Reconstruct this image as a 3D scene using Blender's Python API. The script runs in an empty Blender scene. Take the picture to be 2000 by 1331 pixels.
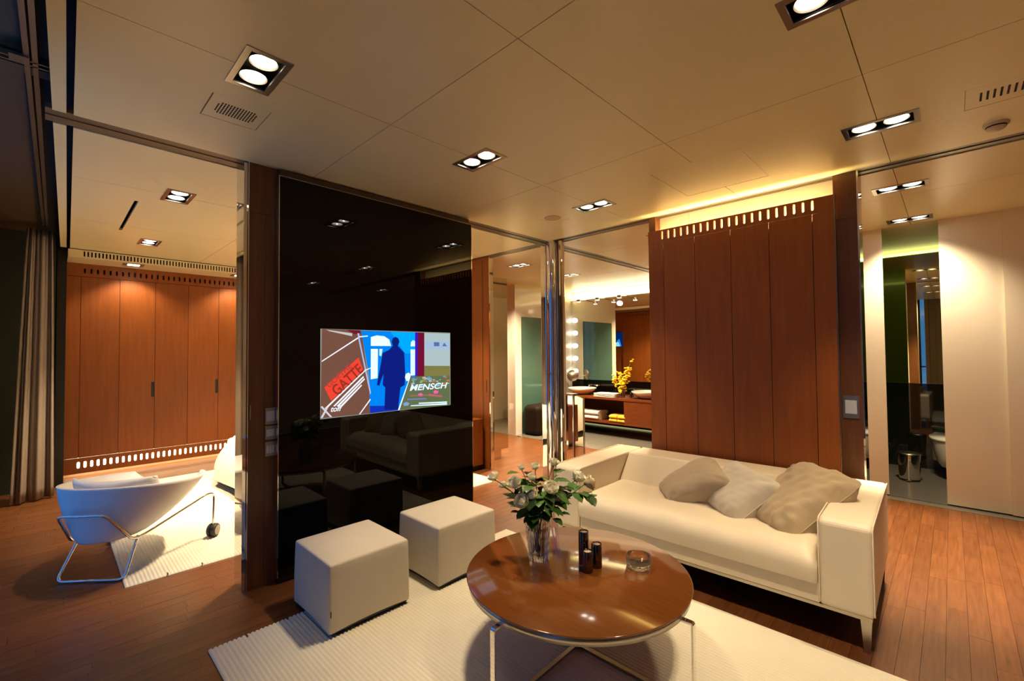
import bpy, bmesh, math, random
from mathutils import Vector, Matrix
random.seed(7)
PI = math.pi
sc = bpy.context.scene
C = sc.collection
# ------------------------------------------------------------------ camera
cam_d = bpy.data.cameras.new('camera'); cam = bpy.data.objects.new('camera', cam_d); C.objects.link(cam)
yaw, pit, rol = 0.772417475, 0.02654081, -0.00880439
fw = Vector((math.cos(yaw)*math.cos(pit), math.sin(yaw)*math.cos(pit), math.sin(pit)))
r0 = Vector((math.sin(yaw), -math.cos(yaw), 0)); u0 = r0.cross(fw)
rt = math.cos(rol)*r0 + math.sin(rol)*u0; up = -math.sin(rol)*r0 + math.cos(rol)*u0
M = Matrix((rt, up, -fw)).transposed().to_4x4(); M.translation = (0, 0, 1.44)
cam.matrix_world = M
cam_d.sensor_width = 36; cam_d.lens = 880.64/2000*36; cam_d.clip_start = 0.05
sc.camera = cam
# ------------------------------------------------------------------ world, exposure, lights
w = bpy.data.worlds.new('dusk'); sc.world = w; w.use_nodes = True
bg = w.node_tree.nodes['Background']; bg.inputs[0].default_value = (0.05, 0.20, 0.60, 1); bg.inputs[1].default_value = 0.62
sc.view_settings.view_transform = 'Standard'; sc.view_settings.look = 'None'
sc.view_settings.exposure = 1.15; sc.view_settings.gamma = 1.0; sc.view_settings.use_curve_mapping = False
sc.cycles.max_bounces = 10; sc.cycles.diffuse_bounces = 6; sc.cycles.glossy_bounces = 6
sc.cycles.transmission_bounces = 10; sc.cycles.caustics_refractive = False; sc.cycles.caustics_reflective = False
sc.cycles.sample_clamp_indirect = 4.0
WARM = (1.0, 0.76, 0.47)
DOWNLIGHT_W = 34.0
COVE_W = 8.0
H = 2.64

def spot(name, loc, watts, size=72, blend=0.75, col=WARM, aim=None, r=0.035):
    l = bpy.data.lights.new(name, 'SPOT'); l.energy = watts; l.color = col
    l.spot_size = math.radians(size); l.spot_blend = blend; l.shadow_soft_size = r
    o = bpy.data.objects.new(name, l); C.objects.link(o); o.location = loc
    if aim: o.rotation_euler = (Vector(aim)-Vector(loc)).to_track_quat('-Z', 'Y').to_euler()
    return o
def area(name, loc, sx, sy, watts, col, direction):
    l = bpy.data.lights.new(name, 'AREA'); l.shape = 'RECTANGLE'; l.size = sx; l.size_y = sy
    l.energy = watts; l.color = col
    o = bpy.data.objects.new(name, l); C.objects.link(o); o.location = loc
    d = Vector(direction); yv = Vector((0, 1, 0)) if abs(d.y) < .5 else Vector((1, 0, 0))
    z = -d.normalized(); x = yv.cross(z).normalized(); yv = z.cross(x)
    Mx = Matrix((x, yv, z)).transposed().to_4x4(); Mx.translation = loc; o.matrix_world = Mx
    return o
# (x, y, power factor)
FIX = [(.605, 2.08, .05, 60), (.665, 4.16, .7, 66), (.725, 6.06, 2.8, 72), (1.855, 2.08, 1.45, 64), (3.115, 2.08, .70, 72), (3.09, .245, .8, 70),
       (4.39, .245, 6.2, 60), (5.53, .25, 1.3, 112), (1.83, .25, 1.2, 78), (4.51, 4.24, 5.2, 72), (5.66, 4.25, 3.6, 100),
       (1.855, 4.16, 4.4, 80), (3.1, 4.16, 1.5, 76), (1.855, 6.06, 3.2, 80), (3.1, 6.06, 1.5, 76), (4.39, 2.08, 1.6, 80), (1.83, -1.6, .4, 76), (3.1, -1.6, .35, 76), (4.39, -1.6, .3, 76)]
for i, (x, y, f, ang) in enumerate(FIX):
    for s in (-1, 1):
        spot('downlight_beam', (x, y+s*.068, H-.012), DOWNLIGHT_W*f, ang)
for x in (.70, 1.84, 2.9):
    spot('wallwash_beam', (x, 7.08, 2.53), 24, 110, .6, WARM, (x, 7.42, 1.3))
area('cove_led', (3.80, 1.23, 2.34), .07, 1.25, COVE_W, (1.0, .76, .34), (0, 0, 1))
area('wardrobe_led', (1.9, 7.50, .22), 3.5, .05, 9, (1.0, .76, .42), (0, -.15, -1))
area('vanity_cove_led', (7.31, 3.9, 2.485), .04, 3.0, 10, (1.0, .86, .58), (0, 0, 1))
area('vanity_toe_led', (7.15, 3.9, .12), .04, 2.9, .15, (.9, .8, .35), (-.5, 0, -1))
area('wc_cove_led', (7.33, .25, 2.60), .05, 2.0, .5, (.85, .85, .25), (-1, 0, .2))
spot('bath_vanity_beam', (6.7, 4.4, 2.55), 34, 120)
spot('bath_vanity_beam', (6.7, 3.2, 2.55), 34, 120)
spot('white_panel_fill', (5.1, 4.9, 2.6), 150, 130)  # added spot without a fixture, brightens the white bathroom panel

# ------------------------------------------------------------------ materials
def nodes_of(name):
    m = bpy.data.materials.new(name); m.use_nodes = True
    return m, m.node_tree, m.node_tree.nodes['Principled BSDF']
def mat(name, col, rough=.5, metal=0, spec=.5, noise=0, nscale=8, bump=0, bscale=60, coat=0, trans=0, ior=1.5, sheen=0):
    m, t, b = nodes_of(name)
    b.inputs['Base Color'].default_value = (*col, 1); b.inputs['Roughness'].default_value = rough
    b.inputs['Metallic'].default_value = metal; b.inputs['Specular IOR Level'].default_value = spec
    b.inputs['Coat Weight'].default_value = coat; b.inputs['Transmission Weight'].default_value = trans
    b.inputs['IOR'].default_value = ior; b.inputs['Sheen Weight'].default_value = sheen
    tc = t.nodes.new('ShaderNodeTexCoord')
    n = t.nodes.new('ShaderNodeTexNoise'); n.inputs['Scale'].default_value = nscale; n.inputs['Detail'].default_value = 3
    t.links.new(tc.outputs['Object'], n.inputs['Vector'])
    if noise:
        mx = t.nodes.new('ShaderNodeMix'); mx.data_type = 'RGBA'
        mx.inputs[6].default_value = (*[c*(1-noise) for c in col], 1); mx.inputs[7].default_value = (*[min(1, c*(1+noise)) for c in col], 1)
        t.links.new(n.outputs['Fac'], mx.inputs[0]); t.links.new(mx.outputs[2], b.inputs['Base Color'])
    if bump:
        n2 = t.nodes.new('ShaderNodeTexNoise'); n2.inputs['Scale'].default_value = bscale; n2.inputs['Detail'].default_value = 4
        t.links.new(tc.outputs['Object'], n2.inputs['Vector'])
        bp = t.nodes.new('ShaderNodeBump'); bp.inputs['Strength'].default_value = bump; bp.inputs['Distance'].default_value = .01
        t.links.new(n2.outputs['Fac'], bp.inputs['Height']); t.links.new(bp.outputs[0], b.inputs['Normal'])
    return m
def emit(name, col, s):
    m = bpy.data.materials.new(name); m.use_nodes = True; t = m.node_tree
    t.nodes.remove(t.nodes['Principled BSDF']); e = t.nodes.new('ShaderNodeEmission')
    e.inputs[0].default_value = (*col, 1); e.inputs[1].default_value = s
    t.links.new(e.outputs[0], t.nodes['Material Output'].inputs[0]); return m
def wood(name, dark, light, stretch, rough=.35, coat=.2, rnd=0.0, gscale=9, attr=None):
    """grain from world position, squeezed along one axis; optional random tone per plank"""
    m, t, b = nodes_of(name)
    g = t.nodes.new('ShaderNodeNewGeometry'); mp = t.nodes.new('ShaderNodeMapping')
    mp.inputs['Scale'].default_value = stretch; t.links.new(g.outputs['Position'], mp.inputs['Vector'])
    n = t.nodes.new('ShaderNodeTexNoise'); n.inputs['Scale'].default_value = gscale; n.inputs['Detail'].default_value = 7
    n.inputs['Roughness'].default_value = .62; n.inputs['Distortion'].default_value = .35
    cr = t.nodes.new('ShaderNodeValToRGB'); cr.color_ramp.elements[0].position = .3; cr.color_ramp.elements[1].position = .72
    cr.color_ramp.elements[0].color = (*dark, 1); cr.color_ramp.elements[1].color = (*light, 1)
    t.links.new(mp.outputs[0], n.inputs['Vector'])
    src = cr.outputs[0]
    t.links.new(n.outputs['Fac'], cr.inputs[0])
    if rnd:
        hs = t.nodes.new('ShaderNodeHueSaturation')
        mr = t.nodes.new('ShaderNodeMapRange'); mr.inputs[3].default_value = 1-rnd; mr.inputs[4].default_value = 1+rnd
        if attr:
            a = t.nodes.new('ShaderNodeAttribute'); a.attribute_name = attr; t.links.new(a.outputs['Fac'], mr.inputs[0])
        else:
            a = t.nodes.new('ShaderNodeObjectInfo'); t.links.new(a.outputs['Random'], mr.inputs[0])
        t.links.new(mr.outputs[0], hs.inputs['Value']); t.links.new(src, hs.inputs['Color']); src = hs.outputs[0]
    t.links.new(src, b.inputs['Base Color'])
    b.inputs['Roughness'].default_value = rough; b.inputs['Coat Weight'].default_value = coat; b.inputs['Coat Roughness'].default_value = .12
    return m
W = {}
TD, TL = (.22, .054, .0035), (.30, .080, .005)
W['teak'] = wood('teak_panel', TD, TL, (3.5, 3.5, .25), .5, .0, rnd=.06)
W['teak_dark'] = wood('teak_pillar', (.10, .034, .012), (.16, .055, .018), (4, 4, .3), .4, .0)
W['table'] = wood('table_veneer', (.135, .042, .009), (.175, .058, .013), (5, .4, 5), .07, .8)
FD, FL = (.105, .033, .010), (.180, .068, .022)
W['floor'] = wood('floor_plank', FD, FL, (.5, 7, 6), .34, .0, rnd=.13)
W['floor2'] = wood('floor_plank_joined', FD, FL, (.5, 7, 6), .34, .0, rnd=.13, attr='tint')
W['vanity'] = wood('vanity_wood', (.12, .026, .004), (.17, .042, .008), (6, .5, 6), .35, .2)
W['ceil'] = mat('ceiling_panel', (.82, .71, .40), .32, spec=.35, noise=.03, nscale=1.5)
W['dark'] = mat('dark_void', (.010, .008, .006), .8)
W['brown'] = mat('brown_soffit', (.065, .038, .022), .45, noise=.15, nscale=2)
W['band'] = mat('bronze_track', (.20, .165, .105), .35, metal=.6, noise=.05)
W['steel'] = mat('brushed_steel', (.42, .38, .33), .28, metal=1, noise=.06, nscale=30)
W['chrome'] = mat('polished_chrome', (.82, .80, .76), .04, metal=1)
W['mirror'] = mat('mirror_silver', (.86, .86, .80), .0, metal=1)
W['mirrorg'] = mat('tinted_mirror', (.60, .62, .42), .0, metal=1)
W['mirrorb'] = mat('bronze_mirror', (.62, .55, .45), .01, metal=1)
W['blackglass'] = mat('black_glass', (.003, .0025, .002), .012, spec=.25, coat=0)
W['darkglass'] = mat('dark_glass', (.008, .010, .006), .03, spec=.6)
W['white'] = mat('white_back_painted_glass', (.80, .76, .66), .22, spec=.5, coat=.6)
W['olive'] = mat('olive_glass_back', (.26, .31, .05), .2, coat=.5)
W['green'] = mat('green_frosted_glass', (.065, .15, .12), .3, coat=1)
W['cream'] = mat('cream_wall', (.80, .72, .56), .5)
W['leather'] = mat('cream_leather', (.76, .68, .54), .48, noise=.03, nscale=5, bump=.06, bscale=180)
W['fabric'] = mat('cream_cotton', (.60, .55, .47), .9, noise=.04, nscale=12, bump=.15, bscale=300, sheen=.2)
W['linen'] = mat('beige_linen', (.50, .40, .26), .95, noise=.06, nscale=20, bump=.35, bscale=350, sheen=.3)
W['taupe'] = mat('taupe_cotton', (.47, .38, .27), .95, noise=.06, nscale=25, bump=.3, bscale=350, sheen=.3)
W['bed'] = mat('white_cotton', (.80, .78, .74), .9, bump=.15, bscale=40)
W['rug'] = mat('ribbed_rug', (.76, .72, .60), .95, noise=.05, nscale=6)
W['shell'] = mat('white_moulded_shell', (.80, .80, .79), .42, coat=.2)
W['rubber'] = mat('black_rubber', (.012, .012, .012), .5)
W['hub'] = mat('grey_hub', (.30, .28, .25), .4, metal=.5)
W['black'] = mat('matt_black', (.012, .010, .008), .45)
W['lampglass'] = emit('lamp_reflector_glow', (1.0, .88, .70), 6)
W['filament'] = emit('lamp_filament_glow', (1.0, .9, .75), 30)
W['slotglow'] = emit('led_strip_warm', (1.0, .82, .50), 4)
W['cove'] = emit('led_strip_yellow', (1.0, .84, .45), 2.2)
W['wccove'] = emit('led_strip_green', (.85, .92, .20), 1.6)
W['globe'] = emit('opal_globe', (1.0, .95, .80), 2.5)
W['glass'] = mat('clear_crystal', (.97, .98, .97), .0, trans=1, ior=1.5)
def crystal(name, tint, k):
    m = bpy.data.materials.new(name); m.use_nodes = True; t = m.node_tree; t.nodes.remove(t.nodes['Principled BSDF'])
    a = t.nodes.new('ShaderNodeBsdfTransparent'); a.inputs[0].default_value = (*tint, 1)
    b = t.nodes.new('ShaderNodeBsdfGlass'); b.inputs['Roughness'].default_value = 0; b.inputs['IOR'].default_value = 1.5; b.inputs[0].default_value = (*tint, 1)
    x = t.nodes.new('ShaderNodeMixShader'); x.inputs[0].default_value = k
    t.links.new(a.outputs[0], x.inputs[1]); t.links.new(b.outputs[0], x.inputs[2]); t.links.new(x.outputs[0], t.nodes['Material Output'].inputs[0]); return m
W['glass'] = crystal('clear_crystal', (.99, .99, .97), .80)
W['water'] = mat('water', (.95, .97, .95), .0, trans=1, ior=1.33)
W['petal'] = mat('white_petal', (.95, .92, .78), .6, noise=.05, nscale=30)
for _k in ('petal',):
    _b = W[_k].node_tree.nodes['Principled BSDF']; _b.inputs['Subsurface Weight'].default_value = .5; _b.inputs['Subsurface Radius'].default_value = (.02, .016, .012); _b.inputs['Subsurface Scale'].default_value = 1.0
W['petalc'] = mat('cream_petal', (.72, .60, .38), .6, noise=.1, nscale=30)
W['leaf'] = mat('rose_leaf', (.045, .125, .022), .4, noise=.35, nscale=30)
W['stem'] = mat('rose_stem', (.09, .17, .04), .5)
W['holder'] = mat('dark_chrome', (.16, .11, .10), .10, metal=1)
W['wax'] = mat('candle_wax', (.62, .52, .44), .5)
W['cerami'] = mat('white_ceramic', (.82, .80, .74), .12, coat=.6)
W['towel'] = mat('white_towel', (.80, .74, .64), .98, bump=.6, bscale=120)
W['ytowel'] = mat('yellow_towel', (.85, .48, .04), .98, bump=.6, bscale=120)
W['yflower'] = mat('yellow_petal', (.85, .55, .01), .6)
W['tile'] = mat('grey_floor_tile', (.16, .15, .13), .22, noise=.12, nscale=3)
W['darkbox'] = mat('dark_brown_leather', (.014, .007, .004), .6, spec=.15)
W['darkgreen'] = mat('dark_green_wall', (.028, .034, .022), .6, noise=.15, nscale=2)
W['curtain'] = mat('taupe_curtain', (.30, .24, .19), .95, noise=.05, nscale=10, bump=.1, bscale=200)
W['switch'] = mat('brushed_switch', (.30, .28, .25), .3, metal=.8)
W['key'] = mat('switch_key', (.55, .60, .68), .3)
W['sash'] = mat('dark_window_frame', (.03, .03, .03), .4)
def pane_mat():
    m = bpy.data.materials.new('window_glass'); m.use_nodes = True; t = m.node_tree; t.nodes.remove(t.nodes['Principled BSDF'])
    a = t.nodes.new('ShaderNodeBsdfTransparent'); b = t.nodes.new('ShaderNodeBsdfGlossy'); b.inputs['Roughness'].default_value = .02
    x = t.nodes.new('ShaderNodeMixShader'); x.inputs[0].default_value = .08
    t.links.new(a.outputs[0], x.inputs[1]); t.links.new(b.outputs[0], x.inputs[2]); t.links.new(x.outputs[0], t.nodes['Material Output'].inputs[0]); return m
W['pane'] = pane_mat()
W['plastic'] = mat('cream_plastic', (.60, .50, .34), .4)

# ------------------------------------------------------------------ mesh helpers
class MB:
    def __init__(s): s.v = []; s.f = []; s.sm = []
    def add(s, vs, fs, smooth=False):
        o = len(s.v); s.v += [tuple(v) for v in vs]; s.f += [tuple(i+o for i in f) for f in fs]; s.sm += [smooth]*len(fs); return s
    def box(s, x0, x1, y0, y1, z0, z1):
        vs = [(x, y, z) for z in (z0, z1) for y in (y0, y1) for x in (x0, x1)]
        return s.add(vs, [(0, 2, 3, 1), (4, 5, 7, 6), (0, 1, 5, 4), (2, 6, 7, 3), (0, 4, 6, 2), (1, 3, 7, 5)])
    def prism(s, poly, axis, a, b):
        """poly of (p,q) extruded along axis 0/1/2 from a to b"""
        def P(p, q, c): return [(c, p, q), (p, c, q), (p, q, c)][axis]
        n = len(poly); vs = [P(p, q, a) for p, q in poly]+[P(p, q, b) for p, q in poly]
        return s.add(vs, [tuple(range(n))[::-1], tuple(range(n, 2*n))]+[(i, (i+1) % n, n+(i+1) % n, n+i) for i in range(n)])
    def cyl(s, c, r, z0, z1, n=24, r2=None, smooth=True):
        r2 = r if r2 is None else r2
        vs = [(c[0]+r*math.cos(2*PI*i/n), c[1]+r*math.sin(2*PI*i/n), z0) for i in range(n)]+[(c[0]+r2*math.cos(2*PI*i/n), c[1]+r2*math.sin(2*PI*i/n), z1) for i in range(n)]
        s.add(vs, [(i, (i+1) % n, n+(i+1) % n, n+i) for i in range(n)], smooth)
        return s.add(vs, [tuple(range(n))[::-1], tuple(range(n, 2*n))])
    def lathe(s, c, prof, n=32, smooth=True, cap=True):
        vs = []; fs = []; k = len(prof)
        for r, z in prof: vs += [(c[0]+r*math.cos(2*PI*i/n), c[1]+r*math.sin(2*PI*i/n), c[2]+z) for i in range(n)]
        for j in range(k-1): fs += [(j*n+i, j*n+(i+1) % n, (j+1)*n+(i+1) % n, (j+1)*n+i) for i in range(n)]
        s.add(vs, fs, smooth)
        if cap: s.add(vs, [tuple(range(n))[::-1]] if prof[0][0] > 1e-5 else []); 
        if cap and prof[-1][0] > 1e-5: s.add(vs, [tuple(range((k-1)*n, k*n))])
        return s
    def tube(s, pts, r, n=10, closed=False, smooth=True):
        pts = [Vector(p) for p in pts]; k = len(pts); vs = []; fs = []
        rr = r if isinstance(r, (list, tuple)) else [r]*k
        nrm = None
        for i, p in enumerate(pts):
            a = pts[(i-1) % k] if (closed or i > 0) else p; b = pts[(i+1) % k] if (closed or i < k-1) else p
            d = (b-a).normalized()
            if nrm is None: nrm = d.orthogonal().normalized()
            nrm = (nrm-d*nrm.dot(d)); nrm = nrm.normalized() if nrm.length > 1e-6 else d.orthogonal().normalized()
            bi = d.cross(nrm)
            vs += [p+rr[i]*(math.cos(2*PI*j/n)*nrm+math.sin(2*PI*j/n)*bi) for j in range(n)]
        for i in range(k if closed else k-1):
            i2 = (i+1) % k
            fs += [(i*n+j, i*n+(j+1) % n, i2*n+(j+1) % n, i2*n+j) for j in range(n)]
        s.add(vs, fs, smooth)
        if not closed: s.add(vs, [tuple(range(n))[::-1], tuple(range((k-1)*n, k*n))])
        return s
    def sphere(s, c, r, n=16, m=10, sz=1, smooth=True):
        return s.lathe(c, [(max(1e-6, r*math.sin(PI*j/m)), -r*sz*math.cos(PI*j/m)) for j in range(m+1)], n, smooth, cap=False)
    def grid(s, fn, nu, nv, smooth=True, closeu=False):
        vs = [fn(i/(nu if closeu else nu), j/nv) for j in range(nv+1) for i in range(nu if closeu else nu+1)]
        w_ = nu if closeu else nu+1; fs = []
        for j in range(nv):
            for i in range(nu):
                i2 = (i+1) % w_ if closeu else i+1
                fs.append((j*w_+i, j*w_+i2, (j+1)*w_+i2, (j+1)*w_+i))
        return s.add(vs, fs, smooth)
    def build(s, name, m, parent=None, bevel=0, sub=0, seg=2, local=False, weld=False):
        off = Vector((0, 0, 0))
        if parent is not None and not local: off = world_loc(parent)
        me = bpy.data.meshes.new(name); me.from_pydata([tuple(Vector(v)-off) for v in s.v], [], s.f)
        me.polygons.foreach_set('use_smooth', s.sm); me.update()
        b = bmesh.new(); b.from_mesh(me)
        if weld: bmesh.ops.remove_doubles(b, verts=b.verts, dist=1e-5)
        loose = [v for v in b.verts if not v.link_faces]
        bmesh.ops.delete(b, geom=loose, context='VERTS')
        bmesh.ops.recalc_face_normals(b, faces=b.faces); b.to_mesh(me); b.free()
        me.materials.append(m)
        o = bpy.data.objects.new(name, me); C.objects.link(o)
        if parent is not None: o.parent = parent
        if bevel:
            bv = o.modifiers.new('bevel', 'BEVEL'); bv.width = bevel; bv.segments = seg; bv.limit_method = 'ANGLE'; bv.angle_limit = math.radians(40)
        if sub:
            sb = o.modifiers.new('subdivision', 'SUBSURF'); sb.levels = sub; sb.render_levels = sub
        return o
def world_loc(o):
    l = Vector(o.location)
    while o.parent: o = o.parent; l += Vector(o.location)
    return l
def tag(o, label=None, cat=None, group=None, kind=None):
    if label: o['label'] = label
    if cat: o['category'] = cat
    if group: o['group'] = group
    if kind: o['kind'] = kind
    return o
def thing(name, label, cat, loc=(0, 0, 0), rz=0, group=None):
    o = bpy.data.objects.new(name, None); C.objects.link(o); o.location = loc; o.rotation_euler = (0, 0, rz)
    o.empty_display_size = .1
    return tag(o, label, cat, group)
def structure(name, loc=(0, 0, 0)):
    o = bpy.data.objects.new(name, None); C.objects.link(o); o.location = loc; o['kind'] = 'structure'; return o
def copy_tree(root, loc, rz=None, label=None):
    r = root.copy(); C.objects.link(r); r.location = loc
    if rz is not None: r.rotation_euler = (0, 0, rz)
    if label: r['label'] = label
    for ch in list(root.children):
        c = ch.copy(); C.objects.link(c); c.parent = r
        for g in list(ch.children):
            d = g.copy(); C.objects.link(d); d.parent = c
    return r
def holed(x0, x1, y0, y1, z, th, holes, skew=None):
    """horizontal slab with rectangular holes; skew(y) gives the left edge when set"""
    xs = sorted({x0, x1}|{h for r in holes for h in r[:2] if x0 < h < x1}); ys = sorted({y0, y1}|{h for r in holes for h in r[2:] if y0 < h < y1})
    def solid(i, j):
        if i < 0 or j < 0 or i >= len(xs)-1 or j >= len(ys)-1: return False
        cx, cy = (xs[i]+xs[i+1])/2, (ys[j]+ys[j+1])/2
        return not any(a < cx < b and c < cy < d for a, b, c, d in holes)
    X = lambda i, j: skew(ys[j]) if (skew and i == 0) else xs[i]
    b = MB()
    for i in range(len(xs)-1):
        for j in range(len(ys)-1):
            if not solid(i, j): continue
            q = [(X(i, j), ys[j]), (X(i+1, j), ys[j]), (X(i+1, j+1), ys[j+1]), (X(i, j+1), ys[j+1])]
            b.add([(p[0], p[1], z) for p in q], [(0, 1, 2, 3)])
            b.add([(p[0], p[1], z+th) for p in q], [(3, 2, 1, 0)])
            for k, (di, dj) in enumerate(((0, -1), (1, 0), (0, 1), (-1, 0))):
                if not solid(i+di, j+dj):
                    p, r = q[k], q[(k+1) % 4]
                    b.add([(p[0], p[1], z), (r[0], r[1], z), (r[0], r[1], z+th), (p[0], p[1], z+th)], [(0, 1, 2, 3)])
    return b

# ================================================================== FLOOR
floor = structure('floor')
MB().box(-.6, 5.66, -2.7, 8.0, -.06, -.012).build('subfloor', W['black'], floor)
MB().box(5.66, 7.6, -2.7, 8.0, -.05, 0.0).build('stone_tile_floor', W['tile'], floor)
PW = .082
plank_mesh = None
cand = []
y = -2.65; row = 0
while y < 7.95:
    x = -.6 - random.random()*.6
    while x < 5.65:
        L = random.choice((.45, .6, .75, .9))
        a, b_ = max(x, -.6), min(x+L, 5.655)
        if b_-a > .06: cand.append((a, b_, y))
        x += L
    y += PW
def weight(p):
    a, b_, yy = p; cx, cy = (a+b_)/2, yy+PW/2
    d = Vector((cx, cy, -1.44)); depth = d.dot(fw)
    if depth < .5: return 0
    px = 1000+880*d.dot(rt)/depth; py = 665-880*d.dot(up)/depth
    if px < -80 or px > 2080 or py > 1400: return 0
    if .6 < cx < 2.55 and cy < 2.58: return 0
    if .42 < cx < 3.3 and 3.75 < cy < 6.5: return 0
    if cx > .8 and cy > 3.1 and cx < 3.5 and cy < 3.8: return 0
    if cx > 1.2 and 3.2 < cy and cx < 3.7: return 0
    return (b_-a)/depth**3
cand.sort(key=lambda p: -weight(p))
me = MB().box(0, 1, 0, PW-.0012, -.012, 0).build('plank', W['floor'], floor)
bvm = me.data
bpy.data.objects.remove(me)
for a, b_, yy in cand[:298]:
    o = bpy.data.objects.new('plank', bvm); C.objects.link(o); o.parent = floor
    o.location = (a, yy, random.uniform(-.0004, .0002)); o.scale = (b_-a-.0012, 1, 1)
mb = MB(); tints = []
for a, b_, yy in cand[298:]:
    mb.box(a, b_-.0012, yy, yy+PW-.0012, -.012, 0); tints.append(random.random())
me2 = bpy.data.meshes.new('plank_field'); me2.from_pydata(mb.v, [], mb.f)
at = me2.attributes.new('tint', 'FLOAT', 'FACE')
at.data.foreach_set('value', [t for t in tints for _ in range(6)])
me2.materials.append(W['floor2'])
o = bpy.data.objects.new('plank_field', me2); C.objects.link(o); o.parent = floor; o['kind'] = 'stuff'

# ================================================================== CEILING
ceiling = structure('ceiling')
MB().box(-.1, 7.6, -2.75, 8.1, 2.78, 2.85).build('ceiling_void', W['dark'], ceiling)
FIXR = [(x-.0875, x+.0875, y-.16, y+.16) for x, y, f, _ in FIX]
SPK = (.505, .755, 2.385, 2.64)
SPK2 = (2.965, 3.215, -.50, -.075)
ACC = (2.832, 3.44, .870, 1.436)
RSP = (3.0, 3.255, 2.425, 2.635)
SLOT = (.445, .470, 4.495, 5.644)
HOLES = FIXR+[SPK, SPK2, ACC, RSP, SLOT]
def skew(y): return .050+(y-2.1)*.0195
g = .0035
xs = [.05, 1.235, 2.463, 3.757]
ys = [-2.7, -1.59, -.67, .25, 1.157, 2.077, 3.10]
for i in range(3):
    for j in range(len(ys)-1):
        holed(xs[i]+(0 if i == 0 else g/2), xs[i+1]-g/2, ys[j]+g/2, ys[j+1]-g/2, H, .02, HOLES, skew if i == 0 else None).build('ceiling_panel', W['ceil'], ceiling)
ys2 = [3.27, 4.16, 5.43, 6.70, 6.95]
for i, (a, b_) in enumerate(((.05, 1.34), (1.34, 2.55), (2.55, 3.757))):
    for j in range(4):
        holed(a+(0 if i == 0 else g/2), b_-g/2, ys2[j]+g/2, ys2[j+1]-g/2, H, .02, HOLES, skew if i == 0 else None).build('ceiling_panel', W['ceil'], ceiling)
for a, b_ in ((3.90, 4.63), (4.63, 5.78)):
    for c, d in ((-2.7, -1.6), (-1.6, .25), (.25, 2.077), (2.077, 3.10)):
        holed(a+g/2, b_-g/2, c+g/2, d-g/2, H, .02, HOLES).build('ceiling_panel', W['ceil'], ceiling)
for a, b_ in ((3.90, 4.63), (4.63, 5.9)):
    for c, d in ((3.27, 4.25), (4.25, 5.8), (5.8, 8.0)):
        holed(a+g/2, b_-g/2, c+g/2, d-g/2, H, .02, HOLES).build('ceiling_panel', W['ceil'], ceiling)
holed(5.78+g, 7.5, -2.7, 1.55, H, .02, []).build('ceiling_panel', W['ceil'], ceiling)
holed(5.78+g, 7.5, 1.56, 3.10, H, .02, []).build('ceiling_panel', W['ceil'], ceiling)
holed(5.9+g, 7.5, 3.27, 8.0, H, .02, []).build('ceiling_panel', W['ceil'], ceiling)
# narrow strips beside the long black slit, over the window side
for a, b_ in ((-2.7, 3.10), (3.27, 6.95)):
    q = [(skew(a)-.075, a), (skew(a)-.026, a), (skew(b_)-.026, b_), (skew(b_)-.075, b_)]
    MB().prism(q, 2, H, H+.05).build('ceiling_strip', W['ceil'], ceiling)
# sliding-panel tracks crossing in the ceiling
t1 = structure('trim_1')
MB().box(-.03, 7.5, 3.10, 3.27, H+.006, H+.03).build('track_channel', W['band'], t1)
MB().box(-.03, 7.5, 3.178, 3.192, H+.001, H+.007).build('track_rail', W['band'], t1)
t2 = structure('trim_2')
MB().box(3.757, 3.90, -2.7, 3.10, H+.006, H+.03).build('track_channel', W['band'], t2)
MB().box(3.757, 3.90, 3.27, 8.0, H+.006, H+.03).build('track_channel', W['band'], t2)
MB().box(3.822, 3.834, -2.7, 3.10, H+.001, H+.007).build('track_rail', W['band'], t2)
# window bay soffit, higher and brown
soff = structure('trim_3')
MB().box(-.55, .2, -2.7, 2.93, 2.80, 2.90).build('soffit_board', W['darkgreen'], soff)
MB().box(-.55, .2, 2.93, 8.0, 2.79, 2.90).build('soffit_board', W['brown'], soff)
ct = thing('curtain_track', 'pale grey double curtain rail running along the dark window bay ceiling', 'curtain rail', (-.11, 3, 2.76))
for dx in (-.013, .013):
    MB().prism([(-.118+dx-.009, -2.6), (-.118+dx+.009, -2.6), (-.045+dx+.009, 6.5), (-.045+dx-.009, 6.5)], 2, 2.755, 2.785).build('rail', W['steel'], ct)
MB().box(-.14, -.08, 2.86, 2.93, 2.745, 2.757).build('joint_plate', W['steel'], ct)
cx = thing('cross_rail', 'thin double steel rail crossing the curtain rail at the dark bay ceiling', 'rail', (-.2, 2.92, 2.78))
for dy in (-.02, .02): MB().box(-.45, -.01, 2.93+dy-.006, 2.93+dy+.006, 2.755, 2.775).build('rail', W['steel'], cx)
MB().box(-.45, -.01, 2.98, 3.06, 2.76, 2.79).build('rail_board', W['brown'], cx)

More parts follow.
